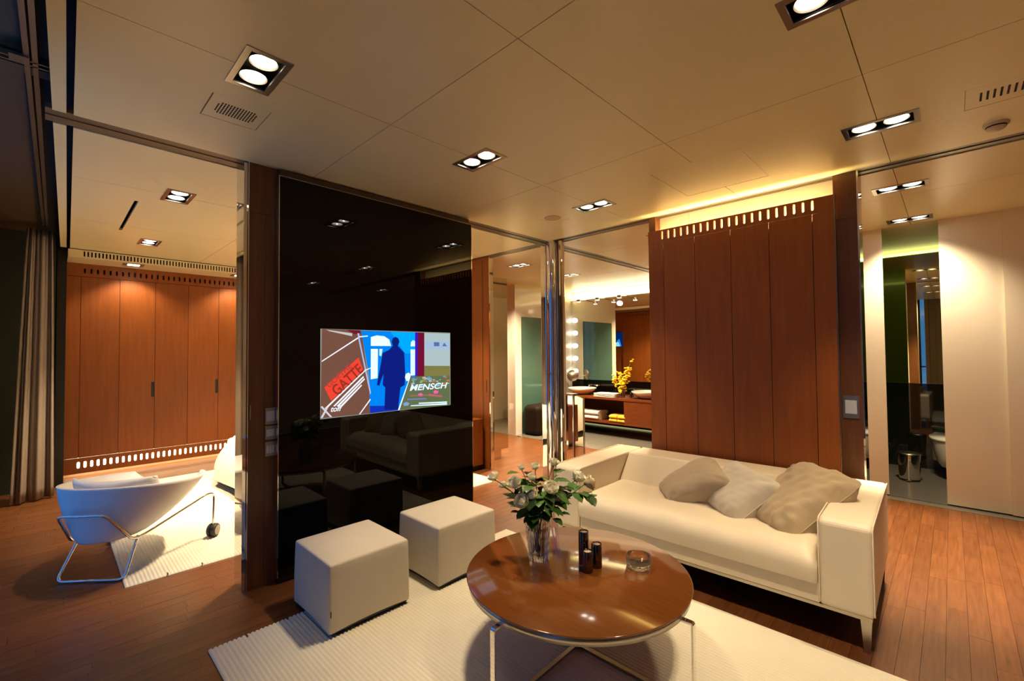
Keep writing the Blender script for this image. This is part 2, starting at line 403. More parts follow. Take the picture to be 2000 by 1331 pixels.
# ================================================================== DOWNLIGHTS
def make_downlight():
    t = thing('downlight', '', 'downlight', (0, 0, H))
    f = MB(); 
    hb = holed(-.0875, .0875, -.16, .16, -.004, .008, [(-.0635, .0635, -.136, .136)])
    hb.build('frame', W['steel'], t, local=True)
    b = MB()
    x, yv, d = .0635, .136, .085
    b.add([(-x, -yv, 0), (x, -yv, 0), (x, yv, 0), (-x, yv, 0), (-x, -yv, d), (x, -yv, d), (x, yv, d), (-x, yv, d)],
          [(0, 1, 5, 4), (1, 2, 6, 5), (2, 3, 7, 6), (3, 0, 4, 7), (4, 5, 6, 7)])
    b.build('housing', W['black'], t, local=True)
    for s in (-1, 1):
        c = (0, s*.068, 0)
        l = MB().lathe(c, [(.054, .008), (.056, .014), (.050, .030), (.02, .045)], 28, cap=False).build('reflector', W['steel'], t, local=True)
        MB().lathe(c, [(1e-4, .016), (.049, .016)], 28, cap=False).build('lamp_lens', W['lampglass'], l, local=True)
        MB().lathe(c, [(1e-4, .004), (.008, .007), (.009, .014)], 12, cap=False).build('lamp_cap', W['filament'], l, local=True)
    return t
dl = make_downlight()
LBL = ['large twin downlight at top left beside the perforated grille',
 'twin downlight over the bedroom, nearest the ceiling track',
 'twin downlight over the bedroom near the slotted bulkhead',
 'twin downlight in mid ceiling in front of the black screen wall',
 'twin downlight in the living room ceiling nearest the chrome corner column',
 'twin downlight left of the smoke detector, before the right track',
 'twin downlight just beyond the ceiling track at the right',
 'twin downlight right above the glass opening in the white wall',
 'twin downlight cut off by the top edge of the picture at the right',
 'twin downlight seen between the far wooden pillar and the chrome column',
 'twin downlight in the bathroom ceiling just right of the chrome column']
HID = ['twin downlight over the bed, behind the black screen wall', 'twin downlight behind the screen wall near the far teak pillar',
 'twin downlight over the bed near the slotted bulkhead, hidden behind the screen wall', 'twin downlight at the far inner corner of the bedroom ceiling',
 'twin downlight in the hall behind the large slotted panel', 'twin downlight behind the viewer near the left of the living room',
 'twin downlight behind the viewer in the middle of the living room', 'twin downlight in the hall ceiling beyond the right edge of the view']
for i, (x, y, f, _) in enumerate(FIX):
    lab = (LBL+HID)[i]
    if i == 0: dl.location = (x, y, H); dl['label'] = lab; o = dl
    else: o = copy_tree(dl, (x, y, H), None, lab)
    o['group'] = 'recessed twin downlights' if i < len(LBL) else 'hidden twin downlights'
for x, lb in ((.70, 'small wall washer lamp under the slotted bulkhead, left one'), (1.84, 'small wall washer lamp under the slotted bulkhead beside the wooden pillar'), (2.9, 'small wall washer lamp under the bulkhead behind the screen wall')):
    t = thing('wall_washer', lb, 'downlight', (x, 7.08, 2.547), group='wall washers over the wardrobe')
    MB().box(x-.10, x+.10, 7.0, 7.16, 2.540, 2.547).build('frame', W['steel'], t)
    MB().box(x-.055, x+.055, 7.04, 7.12, 2.536, 2.541).build('lamp_lens', W['lampglass'], t)

# ceiling items ------------------------------------------------
def hatch(name, r, lab, cat, m=W['ceil'], gl=.004):
    t = thing(name, lab, cat, ((r[0]+r[1])/2, (r[2]+r[3])/2, H))
    MB().box(r[0]+gl, r[1]-gl*.5, r[2]+gl*.5, r[3]-gl*.5, H+.001, H+.012).build('cover_panel', m, t); return t
t = hatch('speaker_grille', SPK, 'rectangular perforated grille flush in the ceiling below the large left downlight', 'grille', gl=.006)
mb = MB()
for i in range(14):
    x = SPK[0]+.045+i*.0125
    for j in range(6):
        hw = 6-abs(6.5-i)*.25
        yy = SPK[2]+.075+j*.021
        if (i in (0, 13)) and j in (0, 5): continue
        mb.box(x-.0028, x+.0028, yy-.0075, yy+.0075, H-.0006, H+.002)
o = mb.build('perforation', W['dark'], t); o['kind'] = 'stuff'
t = hatch('air_grille', SPK2, 'rectangular slotted air grille in the ceiling at the right picture edge', 'grille')
for i in range(15):
    yy = SPK2[3]-.055-i*.0225
    MB().box(SPK2[0]+.075, SPK2[0]+.175, yy-.004, yy+.004, H-.0006, H+.002).build('slot', W['dark'], t)
hatch('access_panel', ACC, 'large flush access panel in the ceiling in front of the slotted wood panel', 'panel')
t = hatch('ceiling_speaker', RSP, 'square flush ceiling plate with a round speaker near the chrome column', 'speaker')
MB().cyl((3.13, 2.53), .075, H-.002, H+.002, 32).build('round_mesh', mat('speaker_mesh', (.5, .38, .22), .6), t)
t = thing('smoke_detector', 'small white round smoke detector on the ceiling above the right track', 'detector', (3.52, -.20, H))
MB().lathe((3.52, -.20, H), [(.052, 0), (.052, -.008), (.040, -.012), (.040, -.020), (.034, -.030), (1e-4, -.034)], 32).build('detector_body', W['plastic'], t)
MB().cyl((3.52, -.20), .041, H-.019, H-.013, 32).build('vent_ring', W['dark'], t)

# ================================================================== BULKHEAD with slots (bedroom)
bh = structure('trim_4')
def vslots(x0, x1, z0, z1, slots, y0, y1, axis='x', pill=True):
    """upright slab with pill shaped holes, as a filled curve turned into a mesh"""
    cu = bpy.data.curves.new('c', 'CURVE'); cu.dimensions = '2D'; cu.fill_mode = 'BOTH'; cu.extrude = abs(y1-y0)/2
    def spl(pts):
        s = cu.splines.new('POLY'); s.points.add(len(pts)-1)
        for p, q in zip(s.points, pts): p.co = (q[0], q[1], 0, 1)
        s.use_cyclic_u = True
    spl([(x0, z0), (x1, z0), (x1, z1), (x0, z1)])
    for cx_, w_, a, b_ in slots:
        r = w_/2 if pill else .0005; n = 5 if pill else 1
        pts = [(cx_+r*math.cos(PI*k/n), b_-r+r*math.sin(PI*k/n)) for k in range(n+1)]+[(cx_-r*math.cos(PI*k/n), a+r-r*math.sin(PI*k/n)) for k in range(n+1)]
        if not pill: pts = [(cx_+w_/2, b_), (cx_-w_/2, b_), (cx_-w_/2, a), (cx_+w_/2, a)]
        spl(pts)
    ob = bpy.data.objects.new('c', cu); C.objects.link(ob)
    dg = bpy.context.evaluated_depsgraph_get(); me = bpy.data.meshes.new_from_object(ob.evaluated_get(dg))
    bpy.data.objects.remove(ob)
    ym = (y0+y1)/2
    for v in me.vertices:
        a, b_, c = v.co; v.co = (a, ym+c, b_) if axis == 'x' else (ym+c, a, b_)
    for p in me.polygons: p.use_smooth = False
    b = bmesh.new(); b.from_mesh(me); bmesh.ops.recalc_face_normals(b, faces=b.faces); b.to_mesh(me); b.free()
    return me
def mesh_obj(name, me, m, parent):
    me.materials.clear(); me.materials.append(m)
    o = bpy.data.objects.new(name, me); C.objects.link(o); o.parent = parent
    if parent is not None: o.location = -world_loc(parent)
    return o
gs = [(.262+i*.031, .014, 2.560, 2.618) for i in range(112)]
mesh_obj('vent_face', vslots(.13, 3.757, 2.549, H-.008, gs, 6.95, 6.965, 'x', False), W['ceil'], bh)
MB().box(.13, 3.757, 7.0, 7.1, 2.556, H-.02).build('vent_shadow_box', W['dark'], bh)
MB().box(.13, 3.757, 6.963, 7.43, 2.547, 2.557).build('soffit_board', W['ceil'], bh)

# ================================================================== WARDROBE
wd = thing('wardrobe', 'teak wardrobe wall across the bedroom with rows of slots above and below its doors', 'wardrobe', (1.9, 7.40, 0))
SX0, SX1, WY = .128, 3.72, 7.40
MB().box(SX0, SX1, WY+.15, WY+.19, 0, 2.55).build('back_board', W['cream'], wd)
slotsT = [(.285+i*.0577, .020, 2.432, 2.492) for i in range(59)]
slotsB = [(.256+i*.0577, .026, .116, .194) for i in range(60)]
mesh_obj('slotted_rail', vslots(SX0, SX1, 2.392, 2.546, slotsT, WY, WY+.022, 'x'), W['teak'], wd)
mesh_obj('slotted_rail', vslots(SX0, SX1, .056, .236, slotsB, WY, WY+.022, 'x'), W['teak'], wd)
MB().box(SX0, SX1, WY+.05, WY+.07, 2.38, 2.546).build('upper_lining', W['black'], wd)
bx = [SX0, .254, .606, .957, 1.310, 1.663, 2.016, 2.369, 2.722, 3.075, 3.428, SX1]
for i in range(len(bx)-1):
    d = MB().box(bx[i]+.0022, bx[i+1]-.0022, WY, WY+.022, .240, 2.388).build('door' if 0 < i < 10 else 'stile', W['teak'], wd)
    if i in (2, 4, 6, 8):
        xx = bx[i+1]-.018
        MB().box(xx-.016, xx+.016, WY-.004, WY+.002, .91, 1.10).build('recessed_pull', W['black'], d)
MB().box(SX0, SX1, WY+.025, WY+.05, .24, 2.39).build('carcass', W['black'], wd)
MB().box(SX0+.02, SX1, WY+.135, WY+.149, .09, .23).build('light_strip', W['slotglow'], wd)

# ================================================================== window bay (left) and walls
wl = structure('wall_north_left'); MB().box(-.55, .05, 7.10, 7.2, 0, 2.9).build('wall_panel', W['darkgreen'], wl)
MB().box(.04, .126, 7.10, 8.0, 0, 2.9).build('wall_return', W['black'], wl)
MB().box(-.55, 7.5, 7.98, 8.05, 0, 2.8).build('wall_back', W['cream'], structure('wall_north'))
MB().box(-.5, 7.6, -2.78, -2.7, 0, 2.8).build('wall_back', W['cream'], structure('wall_south'))
MB().box(-.44, -.38, 5.35, 7.1, 0, 2.8).build('wall_panel', W['darkgreen'], structure('wall_west_added'))  # dark panel added over the far windows to keep blue off the chrome
win = structure('window_1')
for y0 in [-2.7+i*1.09 for i in range(9)]:
    MB().box(-.47, -.40, y0-.025, y0+.025, .05, 2.79).build('window_mullion', W['sash'], win)
    MB().box(-.445, -.437, y0+.03, y0+1.06, .09, 2.73).build('window_pane', W['pane'], win)
MB().box(-.48, -.40, -2.7, 7.1, 0, .06).build('window_sill', W['sash'], win)
MB().box(-.48, -.40, -2.7, 7.1, 2.72, 2.82).build('window_head', W['sash'], win)
MB().box(-.47, -.42, -2.7, 7.1, .98, 1.01).build('window_rail', W['sash'], win)
# curtain
def curtain(name, label, x0, x1, y0, y1, top, folds, amp=.035):
    t = thing(name, label, 'curtain', ((x0+x1)/2, (y0+y1)/2, 0))
    def fn(u, v):
        gather = (.62+.38*(1-v)**.8) if abs(y1-y0) < 1 else 1
        c = (x0+x1)/2+.02*v; cy = (y0+y1)/2
        ph = u*folds*2*PI
        x = c+(u-.5)*(x1-x0)*gather+.012*math.sin(ph*.5+1)
        yv = cy+(u-.5)*(y1-y0)*gather+amp*math.sin(ph)*(1.1-.5*v)+.012*math.sin(3.1*ph+2)
        return (x, yv, .015+v*(top-.015))
    o = MB().grid(fn, folds*14, 24).build('cloth', W['curtain'], t)
    so = o.modifiers.new('thickness', 'SOLIDIFY'); so.thickness = .004
    MB().grid(lambda u, v: (lambda p: (p[0], p[1], top-.04+.045*v))(fn(u, 1)), folds*14, 2).build('heading_tape', W['curtain'], t)
    return t
curtain('curtain', 'taupe floor length curtain gathered at the far end of the window bay', -.26, .06, 6.50, 6.64, 2.72, 3, .028)
curtain('curtain', 'taupe curtain at the window beside the viewer, seen in the toilet room mirror', -.34, -.26, -2.6, .46, 2.76, 22)  # one end shows in the mirror; lengthened unseen to block blue window light
curtain('curtain', 'unseen taupe curtain added over the middle of the window bay', -.34, -.26, .84, 2.45, 2.76, 14)  # unseen, added to narrow the blue stripe on the chrome column

# ================================================================== SCREEN WALL
def pillar(name, x0, x1, y0, y1, label, m=W['teak_dark'], z1=H+.005, seam=2.33):
    t = thing(name, label, 'pillar', ((x0+x1)/2, (y0+y1)/2, 0))
    MB().box(x0, x1, y0, y1, 0, seam-.001).build('cladding', m, t)
    MB().box(x0, x1, y0, y1, seam+.001, z1).build('head_cladding', m, t)
    return t
p1 = pillar('wood_pillar', .852, 1.02, 3.10, 3.27, 'dark teak pillar at the left end of the black glass screen wall, with switches')
MB().box(.9455, .9475, 3.0992, 3.102, 0, 2.33).build('joint_line', W['black'], p1)
MB().box(.828, .852, 3.11, 3.26, 0, H+.004).build('chrome_edge', W['chrome'], p1)
MB().box(.850, .8545, 3.097, 3.102, 0, H).build('corner_bead', W['chrome'], p1)
MB().box(.862, .868, 3.090, 3.101, 1.04, 1.13).build('latch', W['steel'], p1)
p2 = pillar('wood_pillar', 2.40, 2.52, 3.10, 3.27, 'dark teak pillar top showing behind the right end of the black glass')
cw = structure('wall_partition'); MB().box(1.02, 2.40, 3.13, 3.25, 0, H+.004).build('core_wall', W['brown'], cw)
for k, (z0, z1, n, lb) in enumerate(((1.0, 1.105, 1, 'upper brushed switch plate on the dark pillar beside the black glass'), (.905, .99, 1, 'middle brushed switch plate on the dark pillar beside the black glass'), (.80, .89, 3, 'lowest brushed switch plate with three keys on the dark pillar'))):
    s = thing('light_switch', lb, 'switch', (.98, 3.1, z0), group='switch plates on the pillar')
    MB().box(.950, 1.014, 3.092, 3.100, z0, z1).build('plate', W['switch'], s, bevel=.002)
    for j in range(n):
        a = .957+j*.05/n
        MB().box(a, a+.05/n-.003, 3.089, 3.093, z0+.02, z1-.022).build('key', W['key'], s)
gp = thing('screen_panel', 'tall glossy black glass panel holding the television between two teak pillars', 'panel', (1.8, 3.06, 0))
MB().box(1.012, 2.612, 3.040, 3.052, .045, 2.58).build('black_glass', W['blackglass'], gp)
MB().box(1.020, 2.604, 3.052, 3.094, .055, 2.57).build('backing_frame', W['black'], gp)
MB().box(1.008, 1.012, 3.040, 3.090, .045, 2.585).build('steel_edge', W['chrome'], gp)
MB().box(2.612, 2.616, 3.040, 3.090, .045, 2.585).build('steel_edge', W['chrome'], gp)
MB().box(1.012, 2.612, 3.045, 3.09, 2.581, 2.588).build('top_rail', W['steel'], gp)
MB().box(1.02, 2.60, 3.06, 3.10, 2.588, 2.63).build('hanger_track', W['brown'], gp)
MB().box(1.02, 2.60, 3.055, 3.085, .012, .045).build('bottom_guide', W['black'], gp)

# television: a flat picture on the glass ----------------------------------
tv = thing('television', 'television glowing in the black glass, showing a suited figure in blue', 'television', (1.82, 3.04, 1.31))
P = [
    ('brown', [(1.283, 1.61), (1.567, 1.609), (1.633, 1.152), (1.633, 1.007), (1.273, 1.01)], (.17, .075, .05)),
    ('darkred', [(1.453, 1.61), (1.554, 1.609), (1.564, 1.588), (1.515, 1.58)], (.15, .01, .02)),
    ('blue', [(1.564, 1.608), (2.041, 1.606), (2.04, 1.257), (1.977, 1.246), (1.871, 1.007), (1.633, 1.007), (1.627, 1.275)], (.0, .22, .85)),
    ('cyanfade', [(1.80, 1.606), (2.02, 1.605), (2.02, 1.44), (1.93, 1.44)], (.0, .38, 1.0)),
    ('deepblue', [(1.633, 1.06), (1.76, 1.05), (1.87, 1.06), (1.871, 1.007), (1.633, 1.007)], (.005, .03, .45)),
    ('skyarch', [(1.64, 1.562), (1.687, 1.575), (1.749, 1.57), (1.792, 1.545), (1.806, 1.497), (1.64, 1.497)], (.80, 1, 1)),
    ('window', [(1.64, 1.475), (1.697, 1.475), (1.694, 1.259), (1.639, 1.253)], (.8, 1, 1)),
    ('window', [(1.708, 1.475), (1.735, 1.475), (1.725, 1.421), (1.708, 1.425)], (.55, .85, 1)),
    ('window', [(1.978, 1.495), (1.982, 1.528), (2.001, 1.545), (2.019, 1.535), (2.019, 1.495)], (.7, .95, 1)),
    ('window', [(1.978, 1.471), (2.019, 1.471), (2.018, 1.267), (1.977, 1.266)], (.7, .95, 1)),
    ('lamp', [(1.935, 1.281), (1.962, 1.29), (1.977, 1.273), (1.969, 1.227), (1.939, 1.225), (1.927, 1.255)], (.8, 1, 1)),
    ('drape', [(2.041, 1.606), (2.107, 1.605), (2.105, 1.254), (2.04, 1.257)], (.16, .005, .03)),
    ('purple', [(2.019, 1.605), (2.047, 1.606), (2.04, 1.257), (2.02, 1.257)], (.05, .01, .45)),
    ('grey', [(2.107, 1.605), (2.366, 1.604), (2.364, 1.331), (2.106, 1.339)], (.40, .50, .52)),
    ('stripe', [(2.113, 1.536), (2.366, 1.535), (2.365, 1.471), (2.113, 1.471)], (.34, .48, .66)),
    ('mark', [(2.20, 1.530), (2.255, 1.530), (2.255, 1.497), (2.20, 1.497)], (.10, .15, .35)),
    ('mark', [(2.285, 1.497), (2.305, 1.527), (2.335, 1.497)], (.10, .15, .35)),
    ('olive', [(2.106, 1.339), (2.364, 1.331), (2.364, 1.249), (2.105, 1.254)], (.20, .19, .055)),
    ('board', [(1.977, 1.259), (2.364, 1.249), (2.362, 1.0), (1.871, 1.007)], (.12, .15, .07)),
    ('line', [(1.966, 1.247), (1.977, 1.259), (1.877, 1.006), (1.863, 1.008)], (.75, .9, 1)),
    ('redblock', [(1.544, 1.414), (1.58, 1.322), (1.345, 1.12), (1.299, 1.215)], (.85, .055, .03)),
    ('headshape', [(1.81, 1.529), (1.821, 1.558), (1.843, 1.567), (1.868, 1.557), (1.878, 1.53), (1.865, 1.501), (1.846, 1.491), (1.821, 1.497)], (.004, .012, .16)),
    ('figure', [(1.821, 1.500), (1.862, 1.500), (1.92, 1.445), (1.928, 1.301), (1.924, 1.196), (1.886, 1.179), (1.864, 1.013), (1.749, 1.021), (1.756, 1.187), (1.735, 1.207), (1.742, 1.29), (1.707, 1.202), (1.687, 1.21), (1.714, 1.334), (1.735, 1.446), (1.785, 1.465)], (.004, .012, .20)),
    ('line', [(1.281, 1.395), (1.281, 1.387), (1.544, 1.551), (1.541, 1.56)], (.9, .9, 1)),
    ('bar', [(1.535, 1.587), (1.549, 1.587), (1.554, 1.545), (1.641, 1.157), (1.633, 1.142), (1.541, 1.551)], (.42, .45, .70)),
    ('line', [(1.547, 1.566), (1.616, 1.573), (1.616, 1.565), (1.547, 1.557)], (.8, .85, 1)),
    ('line', [(1.31, 1.066), (1.302, 1.075), (1.593, 1.325), (1.639, 1.339), (1.639, 1.333), (1.6, 1.318)], (.9, .8, .8)),
    ('line', [(1.36, 1.084), (1.372, 1.08), (1.586, 1.27), (1.58, 1.28)], (.9, .9, 1)),
    ('line', [(1.384, 1.082), (1.396, 1.075), (1.593, 1.255), (1.588, 1.264)], (.9, .9, 1)),
    ('line', [(1.408, 1.08), (1.42, 1.072), (1.57, 1.211), (1.566, 1.22)], (.9, .9, 1)),
    ('line', [(1.548, 1.01), (1.555, 1.007), (1.639, 1.105), (1.633, 1.112)], (.9, .9, 1)),
    ('line', [(1.273, 1.086), (1.285, 1.091), (1.354, 1.01), (1.337, 1.012)], (.6, .6, .7)),
    ('line', [(1.273, 1.013), (1.288, 1.011), (1.328, 1.081), (1.31, 1.077)], (.6, .6, .7)),
    ('caption', [(1.309, 1.606), (1.496, 1.586), (1.496, 1.565), (1.333, 1.596)], (.55, .5, .5)),
    ('line', [(2.051, 1.048), (2.331, 1.035), (2.331, 1.023), (2.051, 1.038)], (.7, .9, .95)),
    ('line', [(1.98, 1.034), (2.331, 1.021), (2.331, 1.007), (1.973, 1.027)], (.7, .9, .95)),
    ('pink', [(2.043, 1.116), (2.071, 1.124), (2.095, 1.109), (2.079, 1.096), (2.051, 1.102)], (.85, .12, .4)),
    ('pink', [(2.19, 1.126), (2.211, 1.137), (2.245, 1.126), (2.236, 1.109), (2.202, 1.108)], (.85, .12, .4)),
    ('line', [(1.969, 1.111), (2.152, 1.104), (2.152, 1.098), (1.969, 1.105)], (.5, .12, .12)),
    ('line', [(2.144, 1.112), (2.279, 1.088), (2.279, 1.074), (2.144, 1.095)], (.5, .12, .12)),
    ('spot', [(1.908, 1.054), (1.938, 1.064), (1.965, 1.052), (1.953, 1.034), (1.916, 1.034)], (.2, .35, .6)),
    ('line', [(1.946, 1.087), (2.123, 1.079), (2.123, 1.069), (1.946, 1.078)], (.15, .22, .5)),
]
yy = 3.0394; ecache = {}
MB().box(1.272, 2.370, yy, 3.0405, 1.003, 1.612).build('screen', emit('screen_base', (.12, .12, .10), 1), tv)
def ecol(c):
    k = tuple(c)
    if k not in ecache: ecache[k] = emit('screen_colour', c, .5)
    return ecache[k]
for i, (nm, pts, col) in enumerate(P):
    yy = 3.0393-.00006*i
    MB().add([(x, yy, z) for x, z in pts], [tuple(range(len(pts)))]).build('picture_'+nm, ecol(col), tv)
rg = random.Random(3)
for k in range(60):
    u, v = rg.random(), rg.random()
    x = 1.985+u*.37; z = 1.165+v*.082
    if x < 1.955+(z-1.2)*.4: continue
    s = rg.uniform(.006, .016)
    MB().add([(x+s*math.cos(a*PI/3)*1.3, 3.0365-.00002*k, z+s*.6*math.sin(a*PI/3)) for a in range(6)], [tuple(range(6))]).build('picture_dot', ecol(rg.choice([(.6, .15, .05), (.1, .3, .6), (.15, .4, .12), (.6, .4, .3), (.3, .5, .6)])), tv)
def text(body, loc, size, m, parent, rot=(PI/2, 0, 0), shear=0, ext=.0002, sx=1, name='lettering', align='LEFT'):
    cu = bpy.data.curves.new('t', 'FONT'); cu.body = body; cu.size = size; cu.shear = shear; cu.extrude = ext; cu.align_x = align; cu.offset = size*.02
    ob = bpy.data.objects.new('t', cu); C.objects.link(ob); dg = bpy.context.evaluated_depsgraph_get()
    me = bpy.data.meshes.new_from_object(ob.evaluated_get(dg)); bpy.data.objects.remove(ob)
    me.materials.clear(); me.materials.append(m)
    o = bpy.data.objects.new(name, me); C.objects.link(o); o.parent = parent
    o.location = Vector(loc)-world_loc(parent); o.rotation_euler = rot; o.scale = (sx, 1, 1); return o
text('MENSCH', (1.962, 3.0345, 1.148), .066, ecol((.8, .95, 1)), tv, shear=.25, sx=1.38)
text('toff', (1.338, 3.0345, 1.047), .052, ecol((.85, .9, 1)), tv, shear=.3, sx=1.0)
text('GATTE', (1.385, 3.0345, 1.148), .105, ecol((.30, .03, .02)), tv, rot=(PI/2, -.71, 0), sx=.80)
text('GOETHE', (1.330, 3.0345, 1.208), .050, ecol((.45, .05, .03)), tv, rot=(PI/2, -.71, 0), sx=1.1)

# ================================================================== SLOTTED PANEL BEHIND SOFA
sp = thing('slotted_panel', 'large dark teak sliding panel with a row of glowing slots, behind the sofa', 'panel', (3.70, 1.226, 0))
A0, A1 = .547, 1.905
st = [(.672+i*.0552, .017, 1.44+.970, 1.44+1.042) for i in range(21)]
sb = [(.672+i*.0552, .021, .07, .15) for i in range(21)]
mesh_obj('slotted_rail', vslots(A0, A1, 2.385, 2.495, st, 3.70, 3.722, 'y'), W['teak'], sp)
mesh_obj('slotted_rail', vslots(A0, A1, .02, .195, sb, 3.70, 3.722, 'y'), W['teak'], sp)
by = [A0, .674, .947, 1.217, 1.497, 1.767, A1]
for i in range(6):
    MB().box(3.70, 3.722, by[i]+.002, by[i+1]-.002, .197, 2.383).build('board', W['teak'], sp)
MB().box(3.7225, 3.74, A0+.02, A1-.02, .25, 2.34).build('rear_frame', W['black'], sp)
MB().box(3.699, 3.742, A0-.004, A0, .02, 2.495).build('steel_edge', W['steel'], sp)
cw2 = structure('wall_core')
MB().box(3.85, 3.90, .56, 1.60, 0, H+.002).build('core_board', W['cream'], cw2)
MB().box(3.85, 3.90, 1.603, 1.88, 0, H+.002).build('core_board', W['cream'], cw2)
MB().box(3.842, 3.85, .60, 1.86, 2.20, 2.215).build('led_strip', W['cove'], cw2)
p3 = pillar('wood_pillar', 3.757, 3.90, .43, .56, 'dark teak pillar right of the large slotted panel, behind the sofa arm')
MB().box(3.757, 3.90, .420, .43, 0, H+.004).build('chrome_edge', W['chrome'], p3)
MB().box(3.752, 3.757, .448, .535, .98, 1.13).build('card_reader', W['switch'], p3)
MB().box(3.7495, 3.7525, .46, .523, 1.01, 1.10).build('reader_window', W['key'], p3)
p4 = pillar('wood_pillar', 3.757, 3.90, 1.865, 1.925, 'narrow teak pillar top showing at the left end of the slotted panel')

# ================================================================== EAST WHITE WALL + WC
we = structure('wall_east')
def wpanel(y0, y1, x=5.78, z0=.012):
    MB().box(x, x+.012, y0, y1, z0, H+.01).build('glass_panel', W['white'], we)
    MB().box(x+.013, x+.04, y0, y1, z0, H+.01).build('panel_back', W['olive'], we)
wpanel(.472, 1.62)
wpanel(-.36, .062)
wpanel(-1.2, -.340, 5.76)
wpanel(-2.7, -1.205, 5.76)
MB().box(5.775, 5.81, -2.7, -.36, 0, .012).build('floor_channel', W['black'], we)
MB().box(5.79, 5.84, -.335, .062, 0, .012).build('floor_channel', W['black'], we)
MB().box(5.77, 5.785, -2.7, 1.62, 0, .003).build('threshold', W['steel'], we)
wc = structure('wall_wc')
MB().box(7.38, 7.45, -1.3, 1.62, 0, 1.02).build('lower_glass', W['darkglass'], wc)
MB().box(7.40, 7.46, -1.3, 1.62, 2.60, H+.01).build('head_strip', W['olive'], wc)
MB().box(7.39, 7.45, -1.3, 1.62, 1.02, 2.60).build('mirror_sheet', W['mirrorg'], wc)
MB().box(7.388, 7.392, -1.3, 1.62, 1.015, 1.022).build('mirror_ledge', W['steel'], wc)
MB().box(7.365, 7.389, -1.3, 1.62, 2.602, 2.632).build('led_strip', W['wccove'], wc)
MB().box(5.83, 7.45, 1.62, 1.68, 0, H+.01).build('side_wall', W['brown'], wc)
MB().box(5.83, 7.45, -1.36, -1.3, 0, H+.01).build('side_wall', W['brown'], wc)
MB().box(5.83, 7.38, .60, .64, 0, .12).build('plinth', W['brown'], wc)
tp = thing('toilet', 'white wall hung toilet half hidden behind the white panel in the opening', 'toilet', (6.95, .0, .15))
def bowl(u, v):
    a = u*2*PI; r = .55+.45*v**.6; 
    return (6.98+(.27*r)*math.cos(a)-.02*(1-v), .02+(.18*r)*math.sin(a), .14+.29*v)
MB().grid(bowl, 32, 8, closeu=True).build('bowl', W['cerami'], tp)
MB().lathe((0, 0, 0), [(.12, .0), (1.0, 0), (1.03, .01), (1.02, .03), (.0001, .035)], 32).build('lid', W['cerami'], tp)
lid = tp.children[-1]; lid.location = Vector((6.98, .02, .432))-Vector(tp.location)
lid.data.transform(Matrix.Diagonal((.275, .185, 1, 1))); 
for v in lid.data.vertices: v.co += Vector((tp.location[0]*.275, tp.location[1]*.185, tp.location[2]))
MB().box(7.2, 7.374, -.15, .19, .14, .44).build('wall_bracket', W['cerami'], tp, bevel=.02)
tb = thing('waste_bin', 'small polished steel pedal bin standing in the dark toilet room', 'bin', (6.62, .365, 0))
MB().lathe((6.62, .365, .02), [(.088, 0), (.10, .26)], 36).build('bin_body', W['chrome'], tb)
MB().lathe((6.62, .365, .28), [(.103, 0), (.103, .012), (.09, .022), (1e-4, .028)], 36).build('bin_lid', W['steel'], tb)
MB().cyl((6.62, .365), .09, .001, .02, 36).build('bin_base', W['rubber'], tb)
MB().box(6.50, 6.53, .345, .385, .012, .022).build('pedal', W['steel'], tb)

# ================================================================== CHROME CORNER COLUMN
cc = thing('chrome_column', 'polished chrome corner column of one round tube between two flat posts, left of sofa', 'column', (3.82, 3.10, 0))
MB().cyl((3.80, 3.085), .062, 0, H+.008, 48).build('round_tube', W['chrome'], cc)
MB().box(3.79, 3.86, 3.165, 3.245, 0, H+.005).build('flat_post', W['chrome'], cc, bevel=.012, seg=3)
MB().box(3.79, 3.85, 2.945, 3.00, 0, H+.005).build('flat_post', W['chrome'], cc, bevel=.018, seg=3)
MB().box(3.872, 3.885, 3.0, 3.165, 0, H+.004).build('rear_web', W['steel'], cc)
pd = thing('steel_pedestal', 'low polished steel stand with a slanted mirrored side right of the chrome column', 'stand', (4.62, 3.40, 0))
MB().box(4.58, 4.66, 3.405, 3.53, 0, .905).build('post', W['chrome'], pd, bevel=.012, seg=3)
MB().prism([(3.275, .0), (3.400, .0), (3.400, .905), (3.275, .862)], 0, 4.60, 4.64).build('mirror_side', W['mirrorb'], pd)
MB().box(4.57, 4.67, 3.40, 3.54, .905, .915).build('top_plate', W['steel'], pd)

# far wooden pillar and second slotted panel along the same track
p5 = pillar('wood_pillar', 3.80, 3.86, 4.10, 4.45, 'teak pillar beyond the black glass panel, left of the bathroom view', W['teak'])
MB().box(3.802, 3.86, 4.082, 4.10, 0, H+.004).build('chrome_edge', W['chrome'], p5)
MB().box(3.797, 3.801, 4.145, 4.155, .95, 1.10).build('recessed_pull', W['black'], p5)
MB().box(3.796, 3.80, 4.21, 4.222, 0, 2.60).build('joint_strip', W['teak_dark'], p5)
sp2 = thing('slotted_panel', 'teak sliding panel with slots seen reflected in the bathroom mirror', 'panel', (3.93, 5.4, 0))
mesh_obj('slotted_rail', vslots(4.50, 6.30, 2.33, 2.45, [(4.6+i*.0552, .021, 2.355, 2.425) for i in range(30)], 3.925, 3.945, 'y'), W['teak'], sp2)
for i in range(6): MB().box(3.925, 3.945, 4.50+i*.3+.001, 4.80+i*.3-.001, .02, 2.328).build('board', W['teak'], sp2)
sw = structure('wall_bedroom_side'); MB().box(3.80, 3.86, 4.45, 7.15, 0, 2.50).build('wall_board', W['teak'], sw)
MB().box(3.79, 3.87, 4.45, 7.15, 2.50, 2.56).build('wall_rail', W['steel'], sw)
s2 = thing('television', 'small blue glowing screen on the teak wall, seen in the bathroom mirror', 'television', (3.87, 6.56, 1.78))
MB().box(3.861, 3.875, 6.32, 6.80, 1.57, 1.97).build('housing', W['black'], s2)
